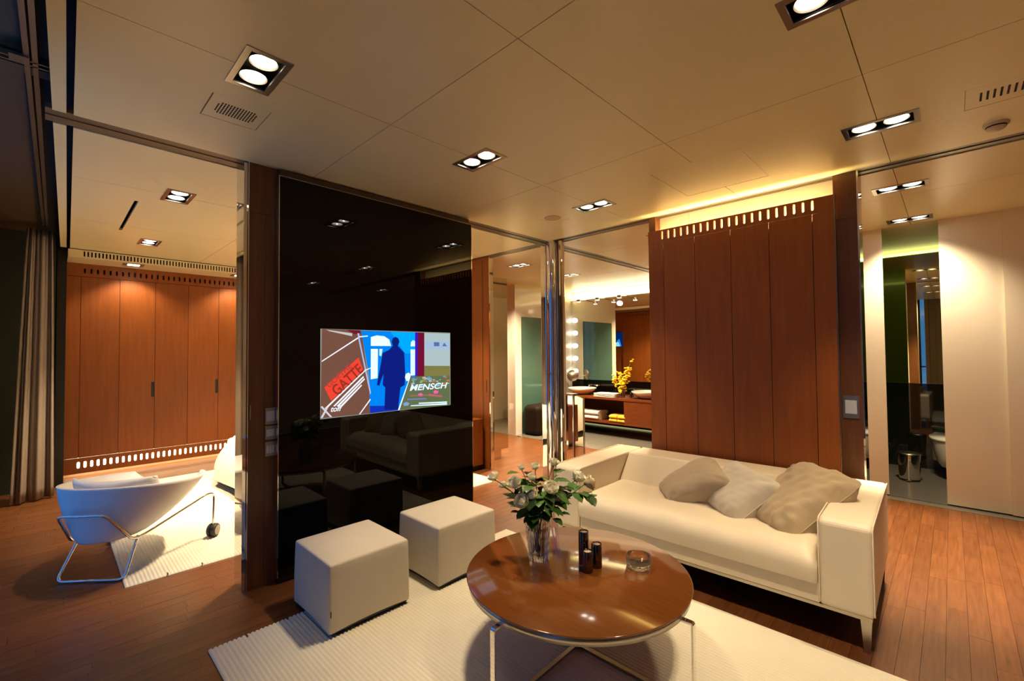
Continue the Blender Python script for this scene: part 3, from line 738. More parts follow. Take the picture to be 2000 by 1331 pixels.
def scr(u, v): return (3.8755, 6.33+.46*u, 1.58+.38*v)
cols = [(.0, .02, .12), (.02, .25, .9), (.3, .75, 1.0), (.0, .1, .55)]
for i, (pts, c) in enumerate((([(0, 0), (1, 0), (1, 1), (0, 1)], cols[0]), ([(.1, 0), (.25, .55), (.4, .4), (.55, 0)], cols[1]), ([(.55, 0), (.62, .7), (.75, .95), (.88, .75), (.95, 0)], cols[2]), ([(.2, 0), (.3, .3), (.8, .25), (.9, 0)], cols[2]), ([(.62, .45), (.75, .8), (.84, .5)], cols[1]))):
    MB().add([(3.8752+.0004*i, 6.33+.46*u, 1.58+.38*v) for u, v in pts], [tuple(range(len(pts)))]).build('screen_image', ecol(c), s2)
cb = thing('side_cabinet', 'light wood cabinet edge low beside the black glass panel', 'cabinet', (3.68, 4.3, 0))
MB().box(3.46, 3.76, 4.18, 4.50, .06, .62).build('cabinet_body', W['teak'], cb)
MB().box(3.48, 3.74, 4.22, 4.48, .0, .06).build('plinth', W['black'], cb)
# mirrored door by the pillar
md = thing('mirror_door', 'tall bronze mirrored door leaf standing beyond the teak pillar', 'mirror', (4.25, 4.41, 0))
MB().box(4.085, 4.425, 4.40, 4.412, .13, 2.465).build('mirror_leaf', W['mirrorb'], md)
MB().box(4.085, 4.29, 4.402, 4.410, .0, .13).build('lower_leaf', W['mirrorb'], md)
MB().box(4.085, 4.425, 4.412, 4.43, .13, 2.465).build('leaf_back', W['black'], md)

# ================================================================== BATHROOM
wb = structure('wall_bathroom_side')
MB().box(5.70, 5.84, 5.46, 5.52, 0, 2.578).build('white_glass', W['white'], wb)
MB().box(5.84, 7.45, 5.46, 5.52, 2.075, 2.578).build('white_glass', W['white'], wb)
MB().box(6.95, 7.45, 5.46, 5.52, 0, 2.075).build('white_glass', W['white'], wb)
MB().box(5.84, 6.95, 5.465, 5.52, 0, 2.075).build('green_glass', W['green'], wb)
MB().box(5.68, 5.70, 5.46, 6.1, 0, 2.578).build('white_side', W['white'], wb)
MB().box(5.60, 5.68, 5.70, 8.0, 0, H).build('white_side', W['cream'], wb)
MB().box(5.68, 7.45, 5.46, 6.12, 2.578, H+.005).build('head_board', W['ceil'], wb)
MB().box(7.45, 7.52, 5.53, 8.0, 0, H+.01).build('end_wall', W['cream'], wb)
vm = structure('wall_vanity')
MB().box(7.34, 7.45, 1.68, 5.46, 0, H+.01).build('wall_base', W['black'], vm)
MB().box(7.33, 7.34, 2.2, 5.46, .90, 2.455).build('mirror_sheet', W['mirror'], vm)
MB().box(7.325, 7.34, 2.2, 5.46, .66, .90).build('black_splashback', W['blackglass'], vm)
MB().box(7.336, 7.34, 2.2, 5.46, 2.478, H).build('cove_back', W['cream'], vm)
MB().box(7.305, 7.34, 2.2, 5.46, 2.455, 2.464).build('cove_shelf', W['cream'], vm)
MB().box(7.31, 7.335, 2.2, 5.46, 2.465, 2.478).build('led_strip', W['cove'], vm)
MB().box(5.83, 7.45, 1.685, 1.75, 0, H).build('side_wall', W['cream'], vm)
MB().box(7.0, 7.33, 2.2, 5.46, 0, .10).build('toe_plinth', W['darkglass'], vm)
MB().box(6.985, 7.0, 2.2, 5.46, .085, .10).build('toe_light', emit('toe_led', (.75, .8, .3), .07), vm)
va = thing('vanity_unit', 'floating teak vanity with open towel shelf under the bathroom mirror', 'vanity', (6.95, 3.9, .2))
VH = .655
MB().box(6.60, 7.33, 2.3, 5.35, VH-.03, VH).build('countertop', W['vanity'], va)
MB().box(6.60, 7.33, 2.3, 5.35, .225, .25).build('bottom_board', W['vanity'], va)
MB().box(6.61, 7.33, 2.3, 3.885, .25, VH-.03).build('drawer_front', W['vanity'], va)
MB().box(7.28, 7.33, 3.885, 5.35, .25, VH-.03).build('back_board', W['teak_dark'], va)
MB().box(6.61, 7.3, 5.32, 5.35, .25, VH-.03).build('end_board', W['vanity'], va)
def basin(y, lab):
    t = thing('wash_basin', lab, 'basin', (6.92, y, VH), group='vessel basins on the vanity')
    MB().lathe((6.92, y, VH), [(.10, 0), (.13, .01), (.21, .06), (.265, .118), (.262, .124), (.254, .120), (.20, .066), (.12, .03), (1e-4, .024)], 40, cap=True).build('bowl', W['cerami'], t)
    f = thing('tap', 'chrome wall tap above '+('the left basin' if y > 4.5 else 'the right basin'), 'tap', (7.3, y, .80), group='wall taps')
    MB().tube([(7.325, y, .80), (7.15, y, .80), (7.13, y, .775)], .012).build('spout', W['chrome'], f)
    for s in (-1, 1): MB().tube([(7.325, y+s*.09, .80), (7.27, y+s*.09, .80)], .020).build('handle', W['chrome'], f)
    MB().box(7.315, 7.326, y-.12, y+.12, .785, .815).build('back_plate', W['chrome'], f)
basin(4.93, 'white oval vessel basin on the vanity beside the chrome column')
basin(3.62, 'white vessel basin on the vanity partly hidden by the slotted panel')
def towel(name, cx_, cy_, z, w_, d_, h_, m, lab, layers=2, group=None):
    t = thing(name, lab, 'towel', (cx_, cy_, z), group=group)
    for k in range(layers):
        z0 = z+k*h_/layers; hh = h_/layers
        def fn(u, v):
            a = v*2*PI; ca, sa = math.cos(a), math.sin(a)
            px = math.copysign(abs(ca)**.6, ca)*d_/2; pz = math.copysign(abs(sa)**.8, sa)*hh/2
            return (cx_+px*(1+.03*math.sin(u*9+k)), cy_+(u-.5)*w_, z0+hh/2+pz*(1+.06*math.sin(u*13+k*2)))
        b = MB().grid(fn, 12, 18)
        b.add([fn(0, j/18) for j in range(18)], [tuple(range(18))]); b.add([fn(1, j/18) for j in range(18)], [tuple(range(18))])
        b.build('fold', m, t, weld=True)
towel('folded_towel', 6.80, 4.62, .25, .42, .32, .16, W['towel'], 'folded white bath towels on the vanity shelf, left end', 2)
towel('folded_towel', 6.75, 4.10, .25, .15, .28, .125, W['ytowel'], 'folded yellow towels on the vanity shelf, left stack of the pair', 2)
towel('folded_towel', 6.75, 3.94, .25, .15, .28, .125, W['ytowel'], 'folded yellow towels on the vanity shelf, right stack beside the drawer', 2)
towel('folded_towel', 6.78, 4.28, VH, .42, .30, .07, W['towel'], 'white hand towels laid loosely on the vanity top between the basins', 3)
# yellow flowers on vanity
yf = thing('flower_vase', 'yellow orchid sprays in a small glass on the vanity top', 'flowers', (6.76, 3.98, VH))
MB().lathe((6.76, 3.98, VH), [(.035, 0), (.038, .13), (.034, .13), (.030, .01), (1e-4, .008)], 24).build('small_glass', W['glass'], yf)
rg = random.Random(11)
for k, (dy, hh) in enumerate(((-.16, .62), (-.09, .50), (.06, .44), (.17, .36), (-.02, .30), (.02, .22))):
    MB().tube([(6.76, 3.98, VH+.02), (6.76+.01*k, 3.98+dy*.3, VH+hh*.5), (6.74, 3.98+dy, VH+hh)], .003, 6).build('stem', W['stem'], yf)
    b = MB()
    for q in range(22):
        t_ = rg.uniform(.5, 1.0); c = Vector((6.755+rg.uniform(-.05, .05), 3.98+dy*t_+rg.uniform(-.05, .05), VH+hh*t_+rg.uniform(-.04, .05)))
        b.sphere(c, rg.uniform(.018, .034), 7, 5, .5)
    o = b.build('blossom', W['yflower'], yf); o['kind'] = 'stuff'
for y_, h_, m_, lb in ((3.86, .10, W['holder'], 'small dark bottle beside the yellow flowers'), (3.80, .15, W['glass'], 'small pale glass bottle right of the yellow flowers')):
    t = thing('bottle', lb, 'bottle', (6.80, y_, VH))
    MB().lathe((6.80, y_, VH), [(.022, 0), (.024, h_*.6), (.010, h_*.75), (.010, h_*.85)], 20).build('bottle_body', m_, t)
    MB().cyl((6.80, y_), .013, VH+h_*.85, VH+h_, 16).build('stopper', W['steel'], t)
t = thing('tray', 'round light wood tray under the flowers and bottles on the vanity', 'tray', (6.79, 3.89, VH))
MB().lathe((6.79, 3.89, VH), [(.15, .0005), (.155, .012), (.150, .012), (.145, .006), (1e-4, .006)], 36).build('tray_dish', W['vanity'], t)
# globes and mirror lights
def globe(c, lab):
    t = thing('globe_lamp', lab, 'lamp', (7.33, c[1], c[2]), group='opal globe lamps on the mirror')
    MB().sphere(c, .045, 20, 12).build('bulb', W['globe'], t)
    MB().tube([(c[0]+.005, c[1], c[2]), (7.329, c[1], c[2])], .018, 12).build('socket', W['chrome'], t)
for k, lb in enumerate(('lowest', 'second from the bottom', 'middle', 'second from the top', 'topmost')):
    globe((7.312, 5.38, 1.06+k*.252), lb.capitalize().lower()+' opal globe in the upright row on the bathroom mirror')
globe((7.312, 4.36, 2.33), 'single opal globe high on the bathroom mirror between two picture lights')
for k, (y_, lb) in enumerate(((5.08, 'left'), (4.66, 'middle'), (4.20, 'right'))):
    t = thing('mirror_light', lb+' brass arm light over the bathroom mirror', 'lamp', (7.3, y_, 2.45), group='arm lights over the mirror')
    MB().tube([(7.32, y_, 2.44), (7.12, y_, 2.43), (7.05, y_, 2.425)], .012).build('arm', W['steel'], t)
    MB().cyl((7.05, y_), .045, 2.395, 2.44, 20).build('lamp_head', W['steel'], t)
    MB().cyl((7.05, y_), .038, 2.390, 2.396, 20).build('lamp_lens', W['globe'], t)
t = thing('shaving_mirror', 'round chrome shaving mirror on an arm beside the left basin', 'mirror', (7.1, 5.28, .98))
b = MB().lathe((0, 0, 0), [(1e-4, 0), (.105, 0), (.112, .006), (.105, .014), (1e-4, .014)], 36).build('mirror_disc', W['steel'], t, local=True)
b.rotation_euler = (0, -PI/2+.2, .5)
MB().tube([(7.1, 5.28, .98), (7.2, 5.35, .93), (7.33, 5.38, .93)], .007).build('arm', W['chrome'], t)
t = thing('storage_bench', 'dark brown round-cornered box bench below the green glass', 'bench', (6.18, 5.26, 0))
MB().box(5.82, 6.54, 5.08, 5.44, .0, .52).build('box_body', W['darkbox'], t, bevel=.09, seg=6)

# ================================================================== RUGS
def rug(name, x0, x1, y0, y1, lab, tabs=()):
    t = thing(name, lab, 'rug', ((x0+x1)/2, (y0+y1)/2, 0))
    pitch = .0205; n = int((x1-x0)/pitch); vs = []; fs = []
    prof = []
    for i in range(n):
        a = x0+i*pitch
        prof += [(a, .005), (a+.004, .0105), (a+.010, .0125), (a+.016, .0105)]
    prof.append((x0+n*pitch, .005))
    k = len(prof); yl = [y0, y0+.004, y1-.004, y1]
    for j, yv in enumerate(yl):
        for x, z in prof: vs.append((x, yv, z if j in (1, 2) else .001))
    for j in range(3):
        for i in range(k-1): fs.append((j*k+i, j*k+i+1, (j+1)*k+i+1, (j+1)*k+i))
    b = MB(); b.add(vs, fs, True); b.build('ribbed_weave', W['rug'], t)
    for tx, s in tabs:
        yy_ = y1 if s > 0 else y0
        MB().box(tx-.003, tx+.003, yy_-(.028 if s > 0 else 0), yy_+(0 if s > 0 else .028), .010, .0145).build('edge_stitch', W['brown'], t)
    return t
rug('rug', .555, 2.607, -.35, 2.62, 'cream ribbed rug under the round table and white cube stools', [(.72, 1), (.915, 1), (1.3, 1)])
rug('rug', .345, 3.55, 3.70, 6.62, 'cream ribbed rug on the bedroom floor under the bed and the lounge chair', [(.56, -1), (.75, -1), (1.4, -1)])

# ================================================================== CUBE STOOLS
def stool(x0, x1, y0, y1, z1, lab, tagl=False):
    cx_, cy_ = (x0+x1)/2, (y0+y1)/2; hx, hy = (x1-x0)/2, (y1-y0)/2
    t = thing('cube_stool', lab, 'stool', (cx_, cy_, 0), group='white cube stools by the glass')
    def side(u, v):
        a = u*4; s_ = int(a) % 4; f = a-int(a)
        c = [(-1, -1), (1, -1), (1, 1), (-1, 1)]; p, q = c[s_], c[(s_+1) % 4]
        px, py = p[0]+(q[0]-p[0])*f, p[1]+(q[1]-p[1])*f
        sh = 1-.02*v+.008*math.sin(v*PI)
        sag = .010*math.sin(f*PI)*(1-v)
        return (cx_+px*hx*sh, cy_+py*hy*sh, .032+sag+v*(z1-.032))
    b = MB(); N = 32; Mv = 8
    b.grid(side, N, Mv, closeu=True)
    def topf(u, v):
        px, py = 2*u-1, 2*v-1
        return (cx_+px*hx*.98, cy_+py*hy*.98, z1+.010*(1-px**4)*(1-py**4))
    b.grid(topf, 8, 8)
    o = b.build('cover', W['fabric'], t, weld=True, bevel=.012, seg=3)
    for sx in (-1, 1):
        for sy in (-1, 1):
            MB().cyl((cx_+sx*(hx-.07), cy_+sy*(hy-.07)), .02, .0125 if y0 < 2.62 and cy_+sy*(hy-.07) < 2.62 else 0, .05, 14).build('foot', W['rubber'], t)
    MB().box(x0+.012, x1-.012, y0+.012, y1-.012, .022, .055).build('base_board', W['black'], t)
    for (xa, ya) in ((x0, y0), (x1, y0)):
        MB().tube([(xa+(.004 if xa == x0 else -.004), ya+.004, .045), (xa+(.008 if xa == x0 else -.008), ya+.008, z1-.006)], .0028, 6).build('corner_piping', W['fabric'], t)
    if tagl: MB().box(x0+.006, x0+.010, y0-.003, y0+.008, .115, .145).build('fabric_tab', W['brown'], t)
    return t
stool(.995, 1.462, 2.262, 2.735, .372, 'white cube stool nearest the camera, left one in front of the black glass', True)
stool(1.652, 2.130, 2.245, 2.690, .378, 'white cube stool behind the round table, right one in front of the black glass')

# ================================================================== SOFA (built in local axes, x = depth, y = length)
sofa = thing('sofa', 'long cream leather sofa with square arms in front of the slotted teak panel', 'sofa', (2.665, 1.215, 0), math.radians(1.5))
def SB(x0, x1, y0, y1, z0, z1): return MB().box(x0, x1, y0, y1, z0, z1)
HL = .93
def armshape(y0, y1, name):
    # arm leans slightly, soft front edge
    poly = [(0, .175), (.985, .175), (.985, .585), (.96, .605), (.03, .605), (.004, .585)]
    b = MB().prism(poly, 1, y0, y1)
    return b.build(name, W['leather'], sofa, local=True, bevel=.020, seg=4)
armshape(-HL, -HL+.215, 'armrest'); armshape(HL-.215, HL, 'armrest')
MB().prism([(.985, .175), (.985, .605), (.74, .605), (.725, .595), (.56, .40), (.56, .175)], 1, -HL+.217, HL-.217).build('backrest', W['leather'], sofa, local=True, bevel=.016, seg=4)
MB().box(.012, .6, -HL+.217, HL-.217, .175, .275).build('seat_base', W['leather'], sofa, local=True, bevel=.006)
def cushion(u, v):
    x = -.012+u*.60; yv = (-HL+.222)+(v)*(2*HL-.444)
    ex = min(u, 1-u)*2; ey = min(v, 1-v)*2
    e = (1-(1-min(1, ex*2.6))**2.4)*(1-(1-min(1, ey*9))**2.6)
    wr = .004*math.sin(yv*9+x*5)+.003*math.sin(yv*23-x*11)
    tuft = -.016*sum(math.exp(-((x-.33)**2+(yv-q)**2)/.006) for q in (-.42, -.1, .22, .5))
    return (x, yv, .375+.062*e+wr*e+tuft)
b = MB(); b.grid(cushion, 26, 60)
def rim(u, v):
    # front and side skirt of the cushion
    n = 86; k = u*4
    return None
for (fa, rng) in ((lambda t_: cushion(0, t_), 60), (lambda t_: cushion(1, t_), 60), (lambda t_: cushion(t_, 0), 26), (lambda t_: cushion(t_, 1), 26)):
    pts = [fa(i/rng) for i in range(rng+1)]
    vs = [p for p in pts]+[(p[0]+(-.012 if p[0] < 0 else 0), p[1], .33) for p in pts]+[(p[0]+(0 if p[0] < 0 else 0), p[1], .277) for p in pts]
    n = rng+1
    b.add(vs, [(i, i+1, n+i+1, n+i) for i in range(rng)]+[(n+i, n+i+1, 2*n+i+1, 2*n+i) for i in range(rng)], True)
b.build('seat_cushion', W['leather'], sofa, local=True, weld=True)
MB().box(.012, .98, -HL+.01, HL-.01, .160, .176).build('steel_frame', W['steel'], sofa, local=True)
for sx, x_ in ((0, .045), (1, .93)):
    for s in (-1, 1):
        y_ = s*(HL-.035)
        xa = x_-.03 if sx == 0 else x_+.03
        MB().add([(x_-.022, y_-.022, .16), (x_+.022, y_-.022, .16), (x_+.022, y_+.022, .16), (x_-.022, y_+.022, .16),
                  (x_-.012, y_-.012, 0), (x_+.012, y_-.012, 0), (x_+.012, y_+.012, 0), (x_-.012, y_+.012, 0)],
                 [(0, 1, 2, 3), (4, 7, 6, 5), (0, 4, 5, 1), (1, 5, 6, 2), (2, 6, 7, 3), (3, 7, 4, 0)]).build('leg', W['steel'], sofa, local=True)
for s in (-1, 1):   # piping seams
    ys_ = s*HL
    MB().tube([(.006, ys_, .19), (.006, ys_, .585), (.03, ys_, .603), (.96, ys_, .603)], .0035, 6).build('seam_piping', W['leather'], sofa, local=True)
    yi = s*(HL-.215)
    MB().tube([(.006, yi, .19), (.006, yi, .585), (.03, yi, .603), (.73, yi, .603)], .0035, 6).build('seam_piping', W['leather'], sofa, local=True)
def pillow(name, c4, thick, m, lab, seed, wr=.008):
    c4 = [Vector(c) for c in c4]; cen = sum(c4, Vector())/4
    n = ((c4[2]-c4[0]).cross(c4[3]-c4[1])).normalized()
    if n.x > 0: n = -n
    t = thing(name, lab, 'cushion', tuple(cen), group='cushions on the sofa')
    r = random.Random(seed); ph = [r.uniform(0, 6) for _ in range(6)]
    for side, nm in ((1, 'front_panel'), (-1, 'back_panel')):
        def fn(u, v):
            a, b_ = 2*u-1, 2*v-1
            q_ = max(abs(a), abs(b_)); k_ = q_/max(1e-6, (abs(a)**7+abs(b_)**7)**(1/7)) if q_ > 1e-6 else 1
            pin = k_*(1-.05*(1-a*a)*(b_*b_)); pin2 = k_*(1-.05*(1-b_*b_)*(a*a))
            uu, vv = .5+.5*a*pin2, .5+.5*b_*pin
            p = c4[0]*(1-uu)*(1-vv)+c4[1]*uu*(1-vv)+c4[2]*uu*vv+c4[3]*(1-uu)*vv
            h = (max(0, (1-a**4)*(1-b_**4)))**.5
            wv = wr*(math.sin(a*9+b_*4+ph[0])*math.sin(b_*7+ph[1])+.6*math.sin(a*17-b_*11+ph[2])+.4*math.sin(a*6-b_*27+ph[3]))*(abs(a)+abs(b_))*.5
            return p+n*side*(thick*.5*h*(1-.15*a*b_)+wv*h**.5)
        MB().grid(fn, 28, 28).build(nm, m, t)
    pts = [fn(i/14, 0) for i in range(14)]+[fn(1, i/14) for i in range(14)]+[fn(1-i/14, 1) for i in range(14)]+[fn(0, 1-i/14) for i in range(14)]
    MB().tube(pts, .003, 6, closed=True).build('piping', m, t)
    return t
PX = lambda x, yz: (x, x*yz[0], 1.44+x*yz[1])
pillow('cushion', [PX(3.16, (.5039, -.3205)), PX(2.93, (.4673, -.3714)), PX(3.04, (.3275, -.2780)), PX(3.30, (.3721, -.2285))], .20, W['taupe'],
       'taupe cushion leaning on the sofa, leftmost of three', 1, .004)
pillow('cushion', [PX(3.10, (.3957, -.3350)), PX(2.87, (.3352, -.3690)), PX(3.08, (.2335, -.2635)), PX(3.34, (.3272, -.2275))], .20, W['fabric'],
       'white cotton cushion between the taupe and the big linen cushion', 2, .005)
pillow('cushion', [PX(3.10, (.3061, -.3515)), PX(2.80, (.2352, -.3740)), PX(3.12, (.1100, -.2320)), PX(3.36, (.2035, -.2130))], .23, W['linen'],
       'big crumpled beige linen cushion resting on the right sofa arm', 5, .017)

# ================================================================== COFFEE TABLE
TC = (1.800, 1.333); TR = .53; TH = .385
tb_ = thing('coffee_table', 'round low coffee table with glossy wood top and chrome frame', 'table', (TC[0], TC[1], .0125))
MB().lathe((TC[0], TC[1], TH), [(TR-.012, -.010), (TR-.002, -.006), (TR, -.002), (TR-.004, 0), (1e-4, 0)], 96).build('tabletop', W['table'], tb_)
b = MB().lathe((TC[0], TC[1], TH), [(TR-.018, -.040), (TR-.010, -.040), (TR-.010, -.010), (TR-.018, -.010), (TR-.018, -.040)], 96, cap=False)
b.build('chrome_rim', W['steel'], tb_)
for k in range(4):
    a = k*PI/2+.02; d = Vector((math.cos(a), math.sin(a), 0)); s = Vector((-math.sin(a), math.cos(a), 0))
    def bar(p0, p1, wd, th_, b_):
        p0, p1 = Vector(p0), Vector(p1); ax = (p1-p0).normalized(); nn = ax.cross(s).normalized()
        vs = [p+s*sx*wd/2+nn*sn*th_/2 for p in (p0, p1) for sx, sn in ((-1, -1), (1, -1), (1, 1), (-1, 1))]
        b_.add(vs, [(0, 1, 2, 3), (7, 6, 5, 4), (0, 4, 5, 1), (1, 5, 6, 2), (2, 6, 7, 3), (3, 7, 4, 0)])
    c = Vector((TC[0], TC[1], 0)); b = MB()
    bar(c+d*(TR-.014)+Vector((0, 0, TH-.036)), c+d*(TR+.030)+Vector((0, 0, TH-.036)), .024, .009, b)
    bar(c+d*(TR+.030)+Vector((0, 0, TH-.034)), c+d*(TR+.036)+Vector((0, 0, TH-.040)), .024, .009, b)
    bar(c+d*(TR+.036)+Vector((0, 0, TH-.038)), c+d*(TR+.036)+Vector((0, 0, .016)), .024, .009, b)
    b.build('leg', W['chrome'], tb_, bevel=.0015)
    b2 = MB(); bar(c+d*(TR+.036)+Vector((0, 0, .020)), c+d*.012+Vector((0, 0, .026)), .020, .012, b2); b2.build('cross_bar', W['steel'], tb_)
MB().cyl(TC, .022, .0135, .036, 24).build('hub', W['chrome'], tb_)

# vase ---------------------------------------------------------------
VX, VY = 1.757, 1.535
vz = thing('crystal_vase', 'square cut crystal vase of water on the round table', 'vase', (VX, VY, TH))
va_ = math.radians(12)
def vring(h, r, rr=.80):
    out = []
    for k in range(32):
        a = k*2*PI/32; ca, sa = math.cos(a), math.sin(a)
        q = r/max(abs(ca), abs(sa)); q = min(q, r*1.26)
        f = 1+.025*math.cos(k*PI)
        x, y_ = q*f*ca, q*f*sa
        out.append((VX+x*math.cos(va_)-y_*math.sin(va_), VY+x*math.sin(va_)+y_*math.cos(va_), TH+h))
    return out
b = MB(); rings = []
nz = 11
for j in range(nz+1):
    h = .0008+j*.235/nz; r = .038+.021*(j/nz)**1.1; r *= 1+(.045 if j % 2 else -.01)
    rings.append(vring(h, r))
for j in range(nz, 0, -1):
    h = .0008+j*.235/nz; h = max(h, .028)
    rings.append(vring(h, .030+.021*(j/nz)**1.1))
vs = [p for r in rings for p in r]; n = 32
fs = [(j*n+i, j*n+(i+1) % n, (j+1)*n+(i+1) % n, (j+1)*n+i) for j in range(len(rings)-1) for i in range(n)]
fs += [tuple(range(n))[::-1], tuple(range((len(rings)-1)*n, len(rings)*n))]
b.add(vs, fs); b.build('crystal_body', W['glass'], vz)
b = MB(); wr_ = [vring(.032+j*.02, .0295+.021*((.032+j*.02)/.235)**1.1) for j in range(7)]
vs = [p for r in wr_ for p in r]
b.add(vs, [(j*n+i, j*n+(i+1) % n, (j+1)*n+(i+1) % n, (j+1)*n+i) for j in range(6) for i in range(n)]+[tuple(range(n))[::-1], tuple(range(6*n, 7*n))]); b.build('water', W['water'], vz)
# roses ----------------------------------------------------------------
def bloom_mesh(openness, seed, m):
    r = random.Random(seed); b = MB(); R = 1.0
    b.sphere((0, 0, .5), .26, 12, 8, 1.5)
    layers = [(2, .30, 1.10, -.9), (3, .40, 1.12, -.7), (4, .54, 1.08, -.35), (5, .68, 1.02, .0), (5, .82, .94, .35), (6, .92, .80, .75)]
    for li, (cnt, rad, ht, lean) in enumerate(layers):
        for k in range(cnt):
            a0 = 2*PI*k/cnt+li*.7+r.uniform(-.15, .15); wdt = 2*PI/cnt*1.35; ln = lean*openness*r.uniform(.85, 1.15)
            def fn(u, v):
                a = a0+(u-.5)*wdt*(.55+.45*math.sin(min(1, v*1.25)*PI/2))
                edge = 1-.22*(2*u-1)**2*v
                rr = rad*(.35+.65*math.sin(v*PI/2)**.7)*(1-(.22 if ln <= 0 else .08)*v**3)+.34*ln*max(0, v-.55)**1.2*1.6
                z = ht*v*edge-.25*ln*max(0, v-.75)*1.5
                return (rr*math.cos(a), rr*math.sin(a), z*1.15-.1)
            b.grid(fn, 6, 6)
    o = b.build('bloom', m, None); me = o.data; bpy.data.objects.remove(o); return me
BL = [bloom_mesh(.6, 1, W['petal']), bloom_mesh(1.0, 2, W['petal']), bloom_mesh(.25, 3, W['petal']), bloom_mesh(1.2, 4, W['petalc'])]
def leaf_mesh():
    def fn(u, v):
        w_ = math.sin(PI*v**.85)**.75*.40*(1-.12*v); x = (2*u-1)*w_
        return (x, v, .18*abs(2*u-1)*w_-.25*v*v+.02*math.sin(v*18)*abs(2*u-1))
    o = MB().grid(fn, 4, 8).build('leaf', W['leaf'], None); me = o.data; bpy.data.objects.remove(o); return me
LM = leaf_mesh()
def sepal_mesh():
    b = MB()
    for k in range(5):
        a0 = k*2*PI/5
        def fn(u, v):
            rr = .25+.75*v; w_ = (2*u-1)*.28*(1-v)
            return (rr*math.cos(a0)-w_*math.sin(a0), rr*math.sin(a0)+w_*math.cos(a0), -.12-.1*v*v)
        b.grid(fn, 2, 4)
    b.sphere((0, 0, -.18), .3, 10, 6)
    o = b.build('sepals', W['stem'], None); me = o.data; bpy.data.objects.remove(o); return me
SM = sepal_mesh()
RS = [  # position, radius, kind, lean towards, label
 ((1.63, 1.735, .792), .026, 1, 'white rose at the far left of the bouquet, petals opening'),
 ((1.777, 1.669, .824), .017, 2, 'small white rosebud standing high left in the bouquet'),
 ((1.858, 1.643, .819), .021, 0, 'white rose behind, left of the topmost rose'),
 ((1.898, 1.543, .850), .025, 0, 'topmost white rose of the bouquet, in front of the chrome column'),
 ((1.649, 1.601, .782), .032, 0, 'greyish white rose in the upper left middle of the bouquet'),
 ((1.666, 1.499, .741), .027, 0, 'round white rose just left of the bouquet centre'),
 ((1.618, 1.521, .713), .030, 1, 'lowest white rose at the front left of the bouquet'),
 ((1.748, 1.442, .767), .034, 0, 'largest white rose in the middle right of the bouquet'),
 ((1.991, 1.451, .772), .034, 1, 'large soft white rose at the right back of the bouquet'),
 ((1.933, 1.338, .773), .032, 3, 'cream coloured drooping rose at the far right of the bouquet'),
 ((1.692, 1.730, .737), .019, 2, 'small greenish bud between leaves on the left of the bouquet'),
 ((1.770, 1.591, .788), .020, 2, 'narrow white bud behind the leaves in the bouquet centre')]
rg = random.Random(5)
for i, (p, r, kd, lb) in enumerate(RS):
    p = Vector(p); t = thing('white_rose' if kd != 3 else 'cream_rose', lb, 'flower', tuple(p), group='roses in the crystal vase')
    neck = Vector((VX+(p.x-VX)*.16+rg.uniform(-.01, .01), VY+(p.y-VY)*.16+rg.uniform(-.01, .01), TH+.225))
    foot = Vector((VX-(p.x-VX)*.10, VY-(p.y-VY)*.10, TH+.034+rg.uniform(0, .01)))
    d = (p-neck).normalized(); dd = Vector((d.x*1.2, d.y*1.2, d.z)).normalized()
    if kd == 3: dd = Vector((.5, -.6, .25)).normalized()
    else: dd = (dd*.8+Vector((-.50+rg.uniform(-.3, .3), -.45+rg.uniform(-.3, .3), .62))).normalized()
    q = dd.to_track_quat('Z', 'Y')
    def obj(nm, me, parent, loc, quat, s):
        o = bpy.data.objects.new(nm, me); C.objects.link(o); o.parent = parent; o.location = Vector(loc)-world_loc(parent)
        o.rotation_euler = quat.to_euler(); o.scale = (s, s, s); return o
    obj('bloom', BL[kd], t, p-dd*r*.6, q, r*1.25)
    obj('sepals', SM, t, p-dd*r*.6, q, r*.95)
    mid = neck.lerp(p, .55)+Vector((0, 0, .015)); base = p-dd*r*.75
    stp = [foot, foot.lerp(neck, .5), neck, mid, mid.lerp(base, .6), base]
    MB().tube(stp, .0022, 7).build('stem', W['stem'], t)
    for k in range(rg.choice((2, 3, 3)) if r > .02 else 2):
        f = rg.uniform(.1, .75); lp = neck.lerp(base, f); a = rg.uniform(0, 2*PI)
        ax = Vector((math.cos(a), math.sin(a), rg.uniform(-.1, .6))).normalized()
        for tt, (sc_, off) in enumerate(((rg.uniform(.062, .088), 0), (rg.uniform(.045, .065), .9), (rg.uniform(.045, .065), -.9))):
            zr = Matrix.Rotation(off, 3, 'Z') @ ax
            qq = Matrix((zr.cross(Vector((0, 0, 1))).normalized(), zr, zr.cross(Vector((0, 0, 1))).normalized().cross(zr))).transposed().to_quaternion()
            obj('leaf', LM, t, lp+ax*(.022 if tt == 0 else .008), qq, sc_)
        MB().tube([lp, lp+ax*.026], .0012, 5).build('leaf_stalk', W['stem'], t)
